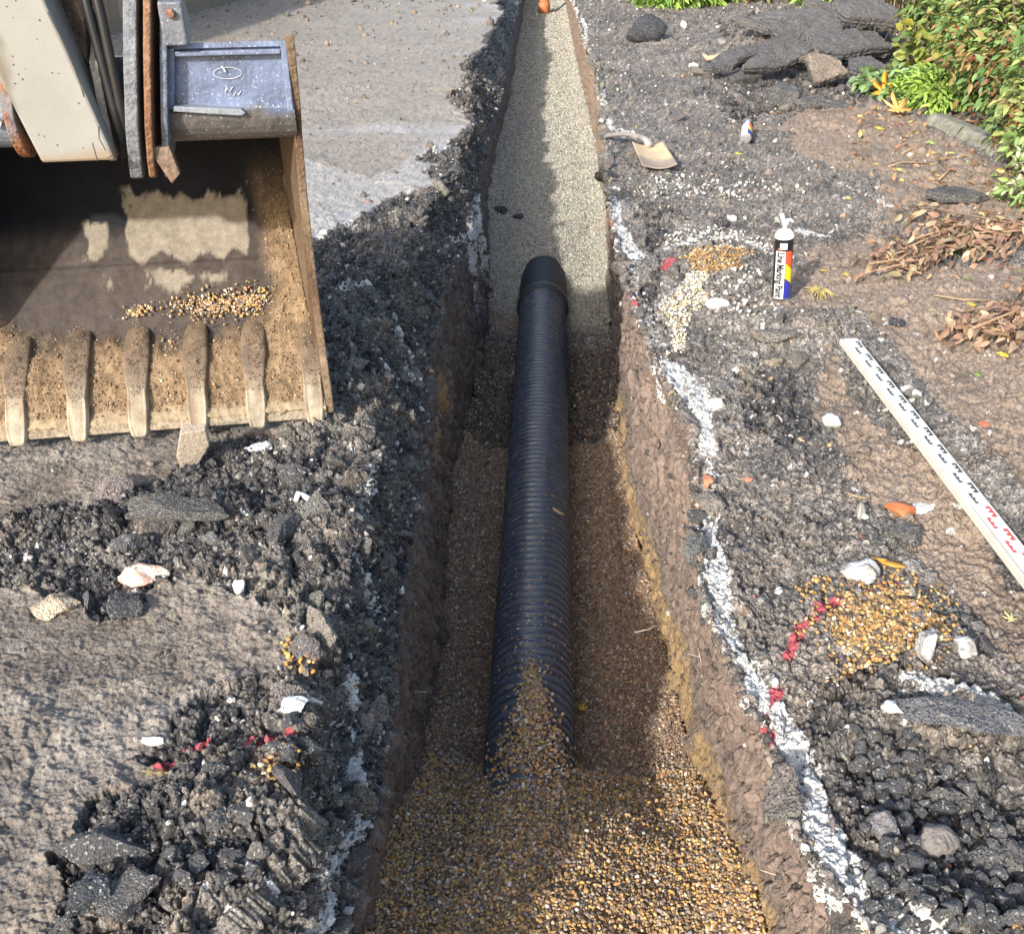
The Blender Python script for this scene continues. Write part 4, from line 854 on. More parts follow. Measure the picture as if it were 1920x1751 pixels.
def spray(root, r_=.0345, hb=.245, nozzle=True, text=None, lying=False):
    can_mesh(r_, hb, root, lying)
    V, Fc = lathe([(0, .0), (r_ - .004, .0), (r_ + .0008, .003), (r_ + .0008, .006)], 64); mk('base_rim', V, Fc, M_tin, root)
    V, Fc = lathe([(r_ + .0015, hb - .002), (r_ + .0015, hb + .004), (r_ - .002, hb + .012), (.022, hb + .024), (.016, hb + .026), (0, hb + .026)], 64); mk('shoulder', V, Fc, M_wpl, root)
    if nozzle:
        mb = MB(); mb.tube([(0, 0, hb + .024), (0, 0, hb + .05)], .008, 16); mb.tube([(0, 0, hb + .045), (0, 0, hb + .062)], .013, 16); mb.tube([(-.008, 0, hb + .058), (-.015, -.002, hb + .088)], .008, 14); mb.tube([(.0, 0, hb + .062), (.02, -.004, hb + .064), (.028, -.004, hb + .055)], .005, 10)
        mb.build('nozzle', M_wpl, root, smooth=True)
    if text:
        cu = bpy.data.curves.new('lettering', 'FONT'); cu.body = text; cu.size = .040; cu.extrude = 0; cu.resolution_u = 3; cu.offset = .0016
        cu.align_x = 'LEFT'; cu.align_y = 'CENTER'; t_ = bpy.data.objects.new('lettering', cu); C.objects.link(t_)
        bpy.context.view_layer.update(); dg = bpy.context.evaluated_depsgraph_get(); me = bpy.data.meshes.new_from_object(t_.evaluated_get(dg)); bpy.data.objects.remove(t_)
        import bmesh
        bm = bmesh.new(); bm.from_mesh(me); bmesh.ops.triangulate(bm, faces=bm.faces); bmesh.ops.subdivide_edges(bm, edges=bm.edges, cuts=3, use_grid_fill=True)
        L_ = max(v.co.x for v in bm.verts); sc = (hb * .745) / L_
        for v in bm.verts:
            x_, y_ = v.co.x * sc, v.co.y * sc * 1.55
            a = math.radians(-90 - 20) + y_ / r_            # reads downwards
            v.co = (math.cos(a) * (r_ + .0010), math.sin(a) * (r_ + .0010), hb * .79 - x_)
        bm.to_mesh(me); bm.free(); o = bpy.data.objects.new('lettering', me); C.objects.link(o); o.parent = root; me.materials.append(CANM[0])
e = rootat('spray_can', 1463, 562, 'upright black and white spray can reading Line Marking Paint', 'spray can', -.17, dz=.012); spray(e, text='Line Marking Paint'); e.rotation_euler = (R(3), R(-4.5), -.16)
e = rootat('spray_can', 1396, 268, 'empty white spray can lying on its side on the grey spoil', 'spray can', dz=.03); spray(e, r_=.033, hb=.20, nozzle=False, lying=True); e.rotation_euler = (R(-80), 0, R(-12)); e.location[1] -= .02

# ------------------------------------------------------------------ shovel
q = on(1236, 322); sh_ = empty('shovel', (q[0], q[1], q[2] + .01), R(4)); tag(sh_, 'worn shovel with muddy pale blade lying across the right edge', 'shovel')
q2 = on(1195, 262); M_bl = mat('muddy_blade', attr=True, rough=.7, var=.15, vscale=18, bump=.15, bscale=60)
V = []; Fc = []; nu, nvv = 22, 26
for j in range(nvv):
    t_ = j / (nvv - 1); Lb = .36 * t_
    for i in range(nu):
        s_ = i / (nu - 1) * 2 - 1; wd = .098 - .012 * t_; top_ = (.03 * math.cos(s_ * math.pi * 1.0) if t_ == 1 else 0)
        V.append((s_ * wd - .015 * t_, Lb - (.018 * (1 - s_ * s_)) * (1 - t_) + (.02 * abs(s_) - .02) * t_ * (1 if abs(s_) > .3 else .3), .012 + .020 * s_ * s_ + .035 * t_))
for j in range(nvv - 1):
    for i in range(nu - 1): k = j * nu + i; Fc.append((k, k + 1, k + nu + 1, k + nu))
V = np.array(V); kk = sstep(.13, .06, V[:, 1] + .05 * fbm(V[:, 0], V[:, 1], 14, 3, 3) + .2 * V[:, 0])[:, None]
o = mk('blade', V, Fc, M_bl, sh_, col=np.array([.55, .42, .26]) * (1 - kk) + np.array([.30, .24, .19]) * kk); mo = o.modifiers.new('s', 'SOLIDIFY'); mo.thickness = .004
mb = MB(); mb.tube([(-.01, .30, .055), (-.02, .37, .07), (-.05, .42, .075)], [.022, .018, .016], 14); mb.build('socket', M_bl, sh_, smooth=True, col=lambda V: V * 0 + np.array([.34, .31, .29]))
dq = np.array([q2[0] - q[0], q2[1] - q[1]]); 
mb = MB(); mb.tube([(-.05, .42, .075), (-.09, .50, .07), (-.14, .60, .05), (-.19, .70, .02), (-.215, .76, -.01)], [.015, .014, .014, .013, .013], 14); mb.build('handle', M_wood, sh_, smooth=True, col=lambda V: V * 0 + np.array([.26, .24, .23]))

# ------------------------------------------------------------------ levelling staff
zA = on(1596, 640)[2] + .03; A = at(1594, 640, zA); B = at(1922, 1056, zA + .005)
dirv = (B - A); Ls = np.linalg.norm(dirv[:2]); ang = math.atan2(dirv[1], dirv[0]); print('staff len', Ls, A, B)
st = empty('survey_staff', A, ang); tag(st, 'white levelling staff with black and red E graduations on the right bank', 'survey staff')
M_st = mat('staff_white', (.74, .74, .72), rough=.4, var=.1, vscale=30); M_sy = mat('staff_yellowed', (.56, .54, .48), rough=.5, var=.12); M_k = mat('staff_black', (.06, .06, .06), rough=.5); M_r = mat('staff_red', (.55, .07, .07), rough=.5)
Lt = Ls * 1.9; hw = .023
mb = MB(); mb.box((0, -hw, -.012), (1.02, hw, .012)); mb.build('lower_section', M_st, st, bevel=.003)
mb = MB(); mb.box((1.0205, -hw + .006, -.010), (Lt, hw + .002, .0105)); mb.build('upper_section', M_st, st, bevel=.003)
mb = MB(); mb.box((-.004, -hw - .012, -.012), (Lt, -hw - .001, .008)); mb.box((0.02, hw + .001, -.01), (Lt, hw + .003, .010)); mb.build('edge_rail', M_sy, st, bevel=.002)
def marks(x0_, x1_, name, m_, z_):
    mb = MB(); x = x0_; k = 0
    while x < x1_ - .01:
        y0, y1 = (.005, hw - .005) if k % 2 == 0 else (-hw + .010, -.004)
        # E: spine with three bars over 5 cm
        sy = y1 - .006 if k % 2 == 0 else y0
        mb.box((x, sy, z_ - .0006), (x + .048, sy + .005, z_))
        for j in (0, .019, .038):
            mb.box((x + j, y0 + (.0 if k % 2 == 0 else .0061), z_ - .0006), (x + j + .0098, y1 - (.0061 if k % 2 == 0 else 0), z_))
        x += .05; k += 1
    mb.build(name, m_, st)
marks(.03, 1.0, 'black_graduation', M_k, .0132); marks(1.04, Lt - .1, 'red_graduation', M_r, .0117)

# ------------------------------------------------------------------ individual rocks, slabs, bricks
ROCKN = [0]
def rock(name, label, cat, px, py, size, col, squash=(1, .8, .6), rz=0, tilt=0, m=None, rough=.3, cuts=8, k=0, sink=.25, group=None, lod=3, two=None, hh=None):
    ROCKN[0] += 1; s_ = ROCKN[0]; q = on(px, py, k) if hh is None else at(px, py, hh)
    asph = ((m is None) or m is M_slab) and name != 'asphalt_boulder'
    if asph: cuts += 6; lod = 4
    B_ = rockverts(ICO[lod][0], 300 + s_, rough, cuts)
    if asph: B_ = B_ * (1 + .05 * fbm(B_[:, 0] * 3 + B_[:, 2] * 2, B_[:, 1] * 3 - B_[:, 2], 5, 3, s_))[:, None]
    V = B_ * size * np.array(squash); V[:, 2] -= V[:, 2].min() * (1 - sink)
    c_ = np.tile(np.array(col, float), (len(V), 1))
    if two is not None:
        kk = sstep(-.1, .3, fbm(V[:, 0] + V[:, 2], V[:, 1], 2.2 / size * .6, 4, s_))[:, None]; c_ = c_ * (1 - kk) + np.array(two) * kk
    o = mk(name, V, ICO[lod][1], m or M_clod, col=c_, smooth=not asph); o.location = q; o.rotation_euler = (tilt, 0, rz); tag(o, label, cat, group)
    return o
WH = (.72, .71, .69); DK = (.085, .083, .083)
rock('flint', 'large white flint with black spots on the right bank left of the can', 'stone', 1345, 578, .042, WH, (1.1, .75, .5), m=M_chalk, rough=.1, cuts=3, two=(.66, .65, .62))
rock('white_rock', 'white angular rock beside the amber gravel below the brick piece', 'rock', 1602, 1085, .05, WH, (1, .8, .7), m=M_chalk, two=(.3, .28, .26))
rock('white_rock', 'pointed white concrete lump standing in the amber gravel', 'rock', 1728, 1235, .043, (.5, .48, .46), (.8, .8, 1.15), m=M_chalk, two=(.16, .15, .15))
rock('white_rock', 'white mottled stone right of the amber gravel against dark earth', 'rock', 1806, 1222, .032, WH, (.7, 1, .8), m=M_chalk, two=(.25, .24, .23))
rock('white_rock', 'white crusted rock between the trench and the staff middle', 'rock', 1562, 800, .035, WH, m=M_chalk, two=(.3, .28, .26))
rock('grey_rock', 'round grey stone right of the orange leaf curl', 'rock', 1712, 1068, .028, (.3, .28, .27), two=(.13, .12, .12))
rock('white_rock', 'flat white stone right beside the orange brick piece', 'rock', 1730, 955, .028, WH, (1.2, .9, .3), m=M_chalk, rz=.3)
rock('brick_fragment', 'orange brick fragment lying below the staff', 'brick fragment', 1690, 962, .043, (.50, .16, .06), (1.2, .75, .4), rz=-.5, m=mat('brick', attr=True, rough=.8, var=.15, bump=.3), cuts=12, rough=.12)
M_brick = bpy.data.materials['brick']
rock('brick_fragment', 'orange brick fragment stuck in the trench edge under the white paint', 'brick fragment', 1326, 905, .03, (.48, .20, .11), (.7, 1.1, .5), m=M_brick)
rock('brick_fragment', 'small brick crumb near the left side of the staff foot', 'brick fragment', 1403, 903, .013, (.45, .18, .11), m=M_brick)
rock('brick_fragment', 'tiny red tile piece at the right edge above the staff', 'brick fragment', 1842, 800, .016, (.5, .12, .07), m=M_brick)
rock('white_stone', 'white stone standing upright among dark crumbs at the left', 'stone', 452, 1112, .021, (.8, .79, .77), (.8, .7, 1), m=M_chalk, cuts=9)
rock('pink_stone', 'pink and cream broken stone on the dark lumps at the left', 'stone', 272, 1092, .045, (.55, .36, .28), (1.35, .7, .6), m=M_chalk, two=(.68, .6, .52))
rock('asphalt_lump', 'square black asphalt lump in front of the pink stone', 'asphalt lump', 236, 1150, .055, DK, (.9, 1.1, .7), cuts=12)
rock('asphalt_lump', 'grey asphalt lump just above the pink stone', 'asphalt lump', 248, 1035, .042, (.09, .09, .095), (1.2, .8, .7))
rock('grey_stone', 'smooth grey stone under the slab at the left', 'stone', 398, 1015, .03, (.17, .165, .155), (1.1, .7, .6), rough=.15)
rock('tan_lump', 'tan caked lump left of the black asphalt square', 'rock', 110, 1140, .05, (.38, .29, .20), (1.1, 1, .5), two=(.5, .42, .32))
rock('asphalt_lump', 'long dark asphalt lump near the lower left mud edge', 'asphalt lump', 190, 1600, .075, (.075, .075, .078), (1.25, .6, .42), cuts=12)
rock('asphalt_lump', 'big flat grey asphalt lump at the bottom left', 'asphalt lump', 240, 1705, .065, (.12, .11, .105), (1.1, 1, .5), rz=.4, cuts=12)
rock('asphalt_lump', 'blue black asphalt lump at the bottom left next to the flat one', 'asphalt lump', 175, 1690, .05, (.05, .055, .065), (.8, 1.2, .6), rz=-.4, cuts=12)
rock('asphalt_lump', 'black lump touching the bottom left frame edge', 'asphalt lump', 125, 1740, .03, DK)
for i, (x_, y_, z_, s_) in enumerate([(325, 1605, .026, 0), (375, 1620, .024, 0), (435, 1615, .034, 0), (475, 1640, .03, 0), (405, 1540, .032, 0), (455, 1530, .028, 0), (350, 1655, .024, 0), (420, 1655, .026, 0), (500, 1490, .03, 0), (540, 1415, .032, 0), (400, 1460, .03, 0), (545, 1360, .026, 0)]):
    rock('asphalt_lump', ['rounded', 'knobbly', 'chunky', 'pitted', 'broken', 'angular', 'small', 'squat', 'cracked', 'crumbly', 'wedge shaped', 'stubby'][i] + ' black lump at the lower left lip, ' + ['leftmost of the row', 'second from the left in the row', 'big one mid row', 'right end of the row', 'above the row', 'above the row to its right', 'below the row on the left', 'below the row on the right', 'near the orange pebbles', 'right of the right red mark', 'between the two red marks', 'above the right red mark'][i], 'asphalt lump', x_, y_, z_, (.085, .083, .085), rz=i, cuts=10)
rock('asphalt_chunk', 'wide flat asphalt slab with a dark hollow beneath, at the left', 'asphalt chunk', 345, 975, .15, (.11, .105, .10), (1.0, .42, .26), m=M_slab, cuts=14, rough=.22, lod=4, sink=.05)
rock('asphalt_chunk', 'asphalt slab tilted on the left lip beneath the white plastic hook', 'asphalt slab', 535, 1000, .075, (.09, .088, .09), (.75, 1.1, .5), rz=-.3, m=M_slab, cuts=12, lod=4)
rock('asphalt_chunk', 'dark asphalt lump above the white plastic hook', 'asphalt slab', 545, 905, .055, (.08, .078, .08), (1.2, .8, .6), m=M_slab, cuts=12)
rock('asphalt_lump', 'black lump lying on the pale gravel far down the trench', 'asphalt lump', 940, 400, .06, (.045, .045, .05), (1.3, .8, .5), k=1)
rock('asphalt_lump', 'smaller black lump on the pale gravel touching the trench middle', 'asphalt lump', 972, 410, .042, (.04, .04, .045), (1.2, .8, .5), k=1)
rock('asphalt_boulder', 'rounded blue black asphalt boulder near the far right edge', 'asphalt lump', 1212, 78, .19, (.045, .05, .06), (1.15, .8, .72), m=M_slab, rough=.12, cuts=6, lod=4)
rock('grey_rock', 'flat broken stone carrying the pale root stub', 'rock', 1322, 143, .11, (.17, .155, .14), (1.3, .5, .45), cuts=10)
rock('white_stone', 'white stone left of the pale root stub', 'stone', 1300, 128, .04, WH, (1.1, .8, .6), m=M_chalk)
rock('white_stone', 'white triangular stone beyond the round asphalt boulder', 'stone', 1281, 52, .05, WH, (.8, .9, .9), m=M_chalk)
rock('white_stone', 'bright white stone touching the dark wedge below the shovel', 'stone', 1370, 415, .028, (.85, .85, .84), m=M_chalk)
rock('dark_slate', 'dark pointed wedge of asphalt left of a bright white stone', 'asphalt lump', 1348, 425, .035, (.05, .045, .05), (1.1, .6, .9), rz=-.6)
rock('asphalt_lump', 'oval pebbly asphalt lump above the dark patch beside the trench', 'asphalt lump', 1498, 680, .05, (.15, .135, .115), (.6, 1.2, .6), rz=-.7)
rock('tan_stone', 'tan stone left of the oval asphalt lump', 'stone', 1450, 686, .025, (.32, .25, .18), (1.2, .8, .7))
rock('asphalt_chunk', 'thin crusty asphalt shelf above the dark patch beside the trench', 'asphalt slab', 1450, 640, .09, (.2, .175, .15), (1.3, .6, .35), m=M_slab, cuts=10)
rock('white_rock', 'long mottled white stone right of the staff', 'rock', 1704, 745, .032, (.62, .6, .57), (.7, 1.3, .7), m=M_chalk, two=(.15, .14, .13), rz=.5)
rock('dark_clod', 'dark soil clod between the leaf litter and the staff top', 'clod', 1680, 612, .035, (.05, .05, .06))
rock('dark_clod', 'dark soil clod below the dead leaf branches at the right', 'clod', 1797, 618, .032, (.07, .068, .075))
rock('asphalt_chunk', 'grey asphalt lump next to the staff above the red numbers', 'asphalt slab', 1700, 1010, .045, (.12, .115, .11), (1.2, .9, .6), m=M_slab)
rock('asphalt_chunk', 'layered asphalt slab with white paint streaks above the black stones', 'asphalt slab', 1800, 1345, .11, (.085, .083, .09), (1.5, .5, .2), rz=-.35, m=M_slab, cuts=14, lod=4, two=(.13, .13, .14))
rock('asphalt_chunk', 'asphalt slab at the right frame edge below the black stones', 'asphalt slab', 1890, 1620, .06, (.12, .112, .105), (1.2, .6, .5), m=M_slab, cuts=12)
rock('concrete_lump', 'tan and grey concrete lump in the middle of the black stones', 'rock', 1738, 1590, .045, (.22, .19, .17), (1.1, .8, .6), m=M_chalk, two=(.09, .09, .09))
rock('concrete_lump', 'mottled grey lump at the left of the concrete one', 'rock', 1660, 1560, .035, (.2, .19, .2), (1, .8, .7), two=(.08, .08, .085))
rock('white_stone', 'white stone at the upper left corner of the black stone hollow', 'stone', 1672, 1335, .025, (.75, .74, .72), (1.1, .8, .6), m=M_chalk)
# hollow full of loose black stones
pts = []; tries = 0
while len(pts) < 170 and tries < 5000:
    tries += 1; x_ = rng.uniform(1590, 1915); y_ = rng.uniform(1370, 1740)
    if not (1600 + (y_ - 1370) * .1 < x_ < 1690 + (y_ - 1360) * 1.0): continue
    if all((x_ - a) ** 2 + (y_ - b) ** 2 > 17 ** 2 for a, b in pts): pts.append((x_, y_))
for i, (x_, y_) in enumerate(pts):
    q = on(x_, y_); sz = rng.uniform(.007, .023); V = rockverts(ICO[2][0], 900 + i, .12, 14) * sz * rng.uniform(.7, 1.25, 3); c_ = rng.uniform(.055, .11)
    o = mk('black_stone', V, ICO[2][1], M_clod, smooth=False, col=np.tile([c_, c_, c_ * 1.04], (len(V), 1))); o.location = (q[0], q[1], q[2] + .011); o.rotation_euler = (rng.uniform(-.6, .6), rng.uniform(-.6, .6), rng.uniform(0, 6))
    tag(o, 'loose black bitumen coated stone in the hollow at the lower right', 'stone', 'loose black stones in the hollow')

# asphalt slabs stacked near the hedge
def slab(label, px, py, wd, dp, th, rz, tx, ty, col, lift=0, seed=0, name='asphalt_chunk', top=None, hh=None, group=None):
    r = np.random.default_rng(seed + 50); n = r.integers(6, 9); an = np.sort(r.uniform(0, 2 * math.pi, n) * .3 + np.linspace(0, 2 * math.pi, n, endpoint=False) * 1.0)
    out = np.array([(math.cos(a) * wd * r.uniform(.8, 1.1), math.sin(a) * dp * r.uniform(.8, 1.1)) for a in an])
    # radial grid with ragged rim
    na, nr_ = 96, 14; th_ = np.linspace(0, 2 * math.pi, na, endpoint=False)
    ang_ = np.arctan2(out[:, 1], out[:, 0]) % (2 * math.pi); oo = np.argsort(ang_); out = out[oo]; ang_ = ang_[oo]; rad = []
    for a in th_:
        j = np.searchsorted(ang_, a) % n; p1, p2 = out[j - 1], out[j]; d = np.array([math.cos(a), math.sin(a)])
        den = d[0] * (p2[1] - p1[1]) - d[1] * (p2[0] - p1[0]); t = (p1[0] * (p2[1] - p1[1]) - p1[1] * (p2[0] - p1[0])) / (den if abs(den) > 1e-6 else 1e-6); rad.append(abs(t))
    rad = np.clip(np.array(rad), .3 * min(wd, dp), 1.3 * max(wd, dp)) * (1 + .10 * fbm(th_ * 3, th_ * 0 + seed, 3, 5, seed, .7))
    rings = [(t / 14, th) for t in range(0, 15)] + [(1.03, th * .8), (.99, th * .6), (1.02, th * .4), (.96, th * .2), (.93, 0)]; V = []
    for (f, z_) in rings:
        for i in range(na):
            x_, y_ = rad[i] * f * math.cos(th_[i]), rad[i] * f * math.sin(th_[i]); V.append((x_, y_, z_))
    V = np.array(V); nn = fbm(V[:, 0] + V[:, 2] * 2, V[:, 1] + V[:, 2], 18, 4, seed); V[:, 2] += nn * .007 + .006 * chunks(V[:, 0] + V[:, 2], V[:, 1] - V[:, 2], 22, seed)[0] + .03 * fbm(V[:, 0], V[:, 1], 2.5, 2, seed) * wd * 2; V[:, 0] += .007 * fbm(V[:, 1] + V[:, 2] * 3, V[:, 0], 30, 3, 3); V[:, 1] += .007 * fbm(V[:, 0] + V[:, 2] * 3, V[:, 1], 30, 3, 9)
    Fc = [(i * na + k, i * na + (k + 1) % na, (i + 1) * na + (k + 1) % na, (i + 1) * na + k) for i in range(len(rings) - 1) for k in range(na)] + [tuple((len(rings) - 1) * na + k for k in range(na))[::-1]]
    Fc = [tuple(reversed(f)) for f in Fc]
    q = on(px, py); cc = np.tile(np.array(col, float), (len(V), 1))
    if top is not None: cc[V[:, 2] > th * .75] = top
    o = mk(name, V, Fc, M_slab, col=cc * (1 + .35 * nn)[:, None], smooth=False); o.location = (q[0], q[1], q[2] + lift); o.rotation_euler = (tx, ty, rz); tag(o, label, 'asphalt chunk', group)
    return o
slab('brown topped asphalt slab leaning at the front of the slab pile', 1535, 168, .17, .17, .06, .2, R(28), 0, (.11, .107, .11), .10, 1, top=(.30, .24, .19))
slab('smaller brown topped slab left of the large brown one', 1500, 148, .13, .1, .05, .6, R(24), R(-8), (.14, .135, .135), .14, 2, top=(.26, .21, .17))
slab('long dark slab lying flat at the foot of the slab pile', 1545, 200, .24, .09, .045, -.1, R(4), R(4), (.11, .107, .11), .0, 3)
slab('angular grey block below the left end of the slab pile', 1460, 195, .11, .12, .12, .5, R(10), R(6), (.12, .12, .12), 0, 4)
slab('thick black slab tilted up on the left of the slab pile', 1455, 150, .36, .10, .07, .45, R(30), R(-12), (.11, .107, .11), .14, 5)
slab('long black slab leaning to the left behind the tilted one', 1420, 120, .45, .12, .07, .5, R(26), R(-10), (.11, .107, .11), .10, 6)
slab('coarse black slab in the middle of the slab pile', 1580, 125, .38, .2, .08, .1, R(26), R(3), (.11, .107, .11), .12, 7)
slab('dark slab at the right end of the slab pile near the yellow leaves', 1620, 150, .2, .12, .07, -.1, R(14), 0, (.11, .107, .11), .05, 8)
slab('upper grey slab below the hedge stems', 1610, 75, .35, .22, .09, .2, R(24), R(6), (.14, .135, .135), .16, 9)
slab('upright black slab at the top of the slab pile', 1565, 60, .16, .15, .08, .4, R(55), R(-20), (.11, .107, .11), .22, 10)
slab('flat dark slab at the upper left of the slab pile', 1480, 58, .35, .14, .07, -.1, R(10), R(-3), (.14, .135, .135), .06, 11)
slab('broad black slab under the top of the slab pile', 1500, 100, .4, .2, .08, .3, R(30), R(-8), (.11, .107, .11), .14, 12)
slab('single dark asphalt slab lying alone on the brown mud by the hedge', 1790, 378, .17, .11, .04, .1, R(-3), R(3), (.14, .135, .135), .005, 13, top=(.10, .095, .09))
for i, (x_, y_, w_, d_, h_, rz_, tx_, nm_) in enumerate([(1400, 155, .2, .08, .05, .6, 22, 'sloping to the left edge'), (1350, 150, .16, .07, .05, .3, 12, 'lying flat beside the pale root'), (1470, 120, .3, .09, .06, .4, 34, 'wedged in the steep left part'), (1530, 130, .22, .1, .06, -.2, 20, 'just behind the brown topped slabs'), (1600, 105, .2, .1, .07, .1, 30, 'under the white crusted lump'), (1640, 120, .16, .12, .08, .5, 10, 'nearest the yellow vine'), (1430, 75, .3, .1, .06, .15, 8, 'behind the long leaning one'), (1545, 40, .25, .1, .08, -.3, 15, 'highest at the back')]):
    slab('dark broken slab piece in the pile, ' + nm_, x_, y_, w_, d_, h_, rz_, R(tx_), R(-6 + 3 * i), (.10 + .006 * i, .098 + .006 * i, .10 + .005 * i), .08 if i else .02, 30 + i)
rock('white_rock', 'white crusted lump on top of the slab pile', 'rock', 1595, 88, .12, (.55, .53, .5), (1, .6, .5), m=M_chalk, two=(.12, .12, .12))
PILE = poly([(1340, 40), (1480, 15), (1680, 20), (1670, 200), (1480, 215), (1360, 235)])
mp = inpoly(wx, wy, PILE) & right
P, Nn, a, b = pick(mp, 1500); s = np.clip(rng.gamma(2.2, .011, len(P)), .008, .07)
tag(scatter('pile_rubble', P + np.array([0, 0, .01]), s, palette(len(P), [(.06, .058, .06), (.10, .095, .093), (.17, .15, .13), (.3, .27, .24)], [8, 6, 3, 1]), M_clod, 1, .3, 10, smooth=False, squash=(1, .8, .45)), 'shattered black tarmac crumbs round and between the stacked slabs', 'rubble', kind='stuff')
# ------------------------------------------------------------------ kerb stone, small bits
q = on(1795, 262); mb = MB(); mb.prism([(-.09, -.05), (-.08, .09), (-.05, .115), (.06, .115), (.08, .1), (.09, -.05)], -.55, .55, lambda a, b, t: (a, t, b))
o = mb.build('kerb_stone', mat('old_concrete', (.24, .235, .19), rough=.9, var=.5, vscale=18, bump=.8, bscale=60), bevel=.012); o.location = (q[0] + .08, q[1] + .05, q[2] - .045); o.scale = (.9, .8, .95); o.rotation_euler = (R(-2), R(5), R(6)); tag(o, 'mossy concrete kerb stone half buried under the hedge', 'kerb stone')

M_wp = mat('broken_plastic', (.8, .8, .8), rough=.4)
def strip(name, label, cat, pts, rad, m_, flat=1.0, n=8, h=.0, col=None, group=None, k=0, rise=None):
    P = []
    for i, p_ in enumerate(pts):
        q = on(p_[0], p_[1], k); P.append((q[0], q[1], q[2] + h + (0 if rise is None else rise[i])))
    P = np.array(P); base = P[0].copy(); mb = MB(); mb.tube(P - base, rad, n); o = mb.build(name, m_, smooth=True, col=None if col is None else (lambda V: V * 0 + np.array(col))); o.location = base; tag(o, label, cat, group); return o
strip('plastic_hook', 'white curved plastic piece like a hook on the left lip', 'plastic piece', [(556, 945), (560, 937), (570, 936), (580, 943), (585, 955)], [.006, .008, .008, .008, .005], M_wp, h=.012)
o = rock('plastic_shard', 'white plastic shard lying in the shade right of the peg', 'plastic piece', 487, 842, .04, (.85, .85, .85), (1.1, .6, .3), m=M_chalk, cuts=12, rz=.3)
rock('plastic_shard', 'thin white triangular shard on the mud above the red paint', 'plastic piece', 288, 1392, .022, (.85, .84, .82), (1.2, .5, .35), m=M_chalk, cuts=12)
rock('plastic_shard', 'white crescent chip on the left lip above the red marks', 'plastic piece', 548, 1325, .03, (.8, .8, .78), (1.1, .8, .3), m=M_chalk, cuts=9)
TW = (.36, .25, .16)
M_tw = M_wood
strip('root_stub', 'pale root stub curving over the flat broken stone', 'root', [(1315, 118), (1325, 128), (1345, 125), (1358, 115), (1372, 100)], [.012, .02, .022, .015, .004], M_tw, h=.07, col=(.52, .38, .24))
for i, (p_, r_, lb) in enumerate([([(1690, 292), (1712, 280), (1735, 279)], .006, 'short brown twig on the mud between slab pile and hedge'), ([(1665, 316), (1690, 308), (1745, 309)], .006, 'thin dark twig lying parallel on the brown mud'), ([(1760, 305), (1778, 325), (1760, 340)], .007, 'bent twig near the kerb stone'), ([(1750, 558), (1800, 566), (1855, 568)], .004, 'long pale straw twig below the dead leaf branches'), ([(1720, 425), (1830, 430), (1915, 415)], .006, 'bare branch stem over the dead leaves at the right edge'),
                                 ([(1580, 925), (1600, 935), (1625, 940)], .003, 'thin curved rootlet beside the flat white stone'), ([(1565, 185), (1600, 178), (1640, 172)], .006, 'thin stick leaning at the foot of the slab pile')]):
    strip('twig', lb, 'twig', p_, r_, M_tw, n=6, h=.01, col=TW)
# roots out of the trench walls
def wallpt(px, py, side):
    h = -.4; 
    for _ in range(30):
        q = at(px, py, h); xa, xb = (fL1(q[1]), fL2(q[1])) if side < 0 else (fR2(q[1]), fR0(q[1]))
        xw = xa if side < 0 else xb; ok = (q[0] < xw) if side < 0 else (q[0] > xw)
        h = h - .02 if ok else h + .02 * 0
        if not ok: break
    return q
for i, (p_, sd_, lb) in enumerate([([(735, 1298), (755, 1300), (775, 1296), (800, 1297)], -1, 'pale root fibre hanging from the left trench wall'), ([(1190, 1185), (1215, 1180), (1240, 1168)], 1, 'pale root fibre on the right wall near the white paint'), ([(1290, 1225), (1320, 1232), (1345, 1240)], 1, 'tuft of roots on the right wall below the white line'), ([(1310, 1200), (1325, 1222), (1345, 1235)], 1, 'second root strand crossing the tuft on the right wall'), ([(1425, 1630), (1455, 1640), (1490, 1635)], 1, 'long pale root fibre low on the right wall near the bottom')]):
    P = []
    for (x_, y_) in p_:
        q = at(x_, y_, -.18) if sd_ > 0 else at(x_, y_, -.45)
        P.append(q)
    P = np.array(P)
    yc = P[:, 1]
    if sd_ > 0: P[:, 0] = np.minimum(P[:, 0], fR2(yc) + (fR0(yc) - fR2(yc)) * .8 - .012)
    else: P[:, 0] = np.maximum(P[:, 0], np.maximum(fL1(yc), fL2(yc)) + .02)
    b_ = P[0].copy(); mb = MB(); mb.tube(P - b_, .0014, 5); o = mb.build('root_fibre', M_tw, smooth=True, col=lambda V: V * 0 + np.array([.42, .34, .26])); o.location = b_; tag(o, lb, 'root')

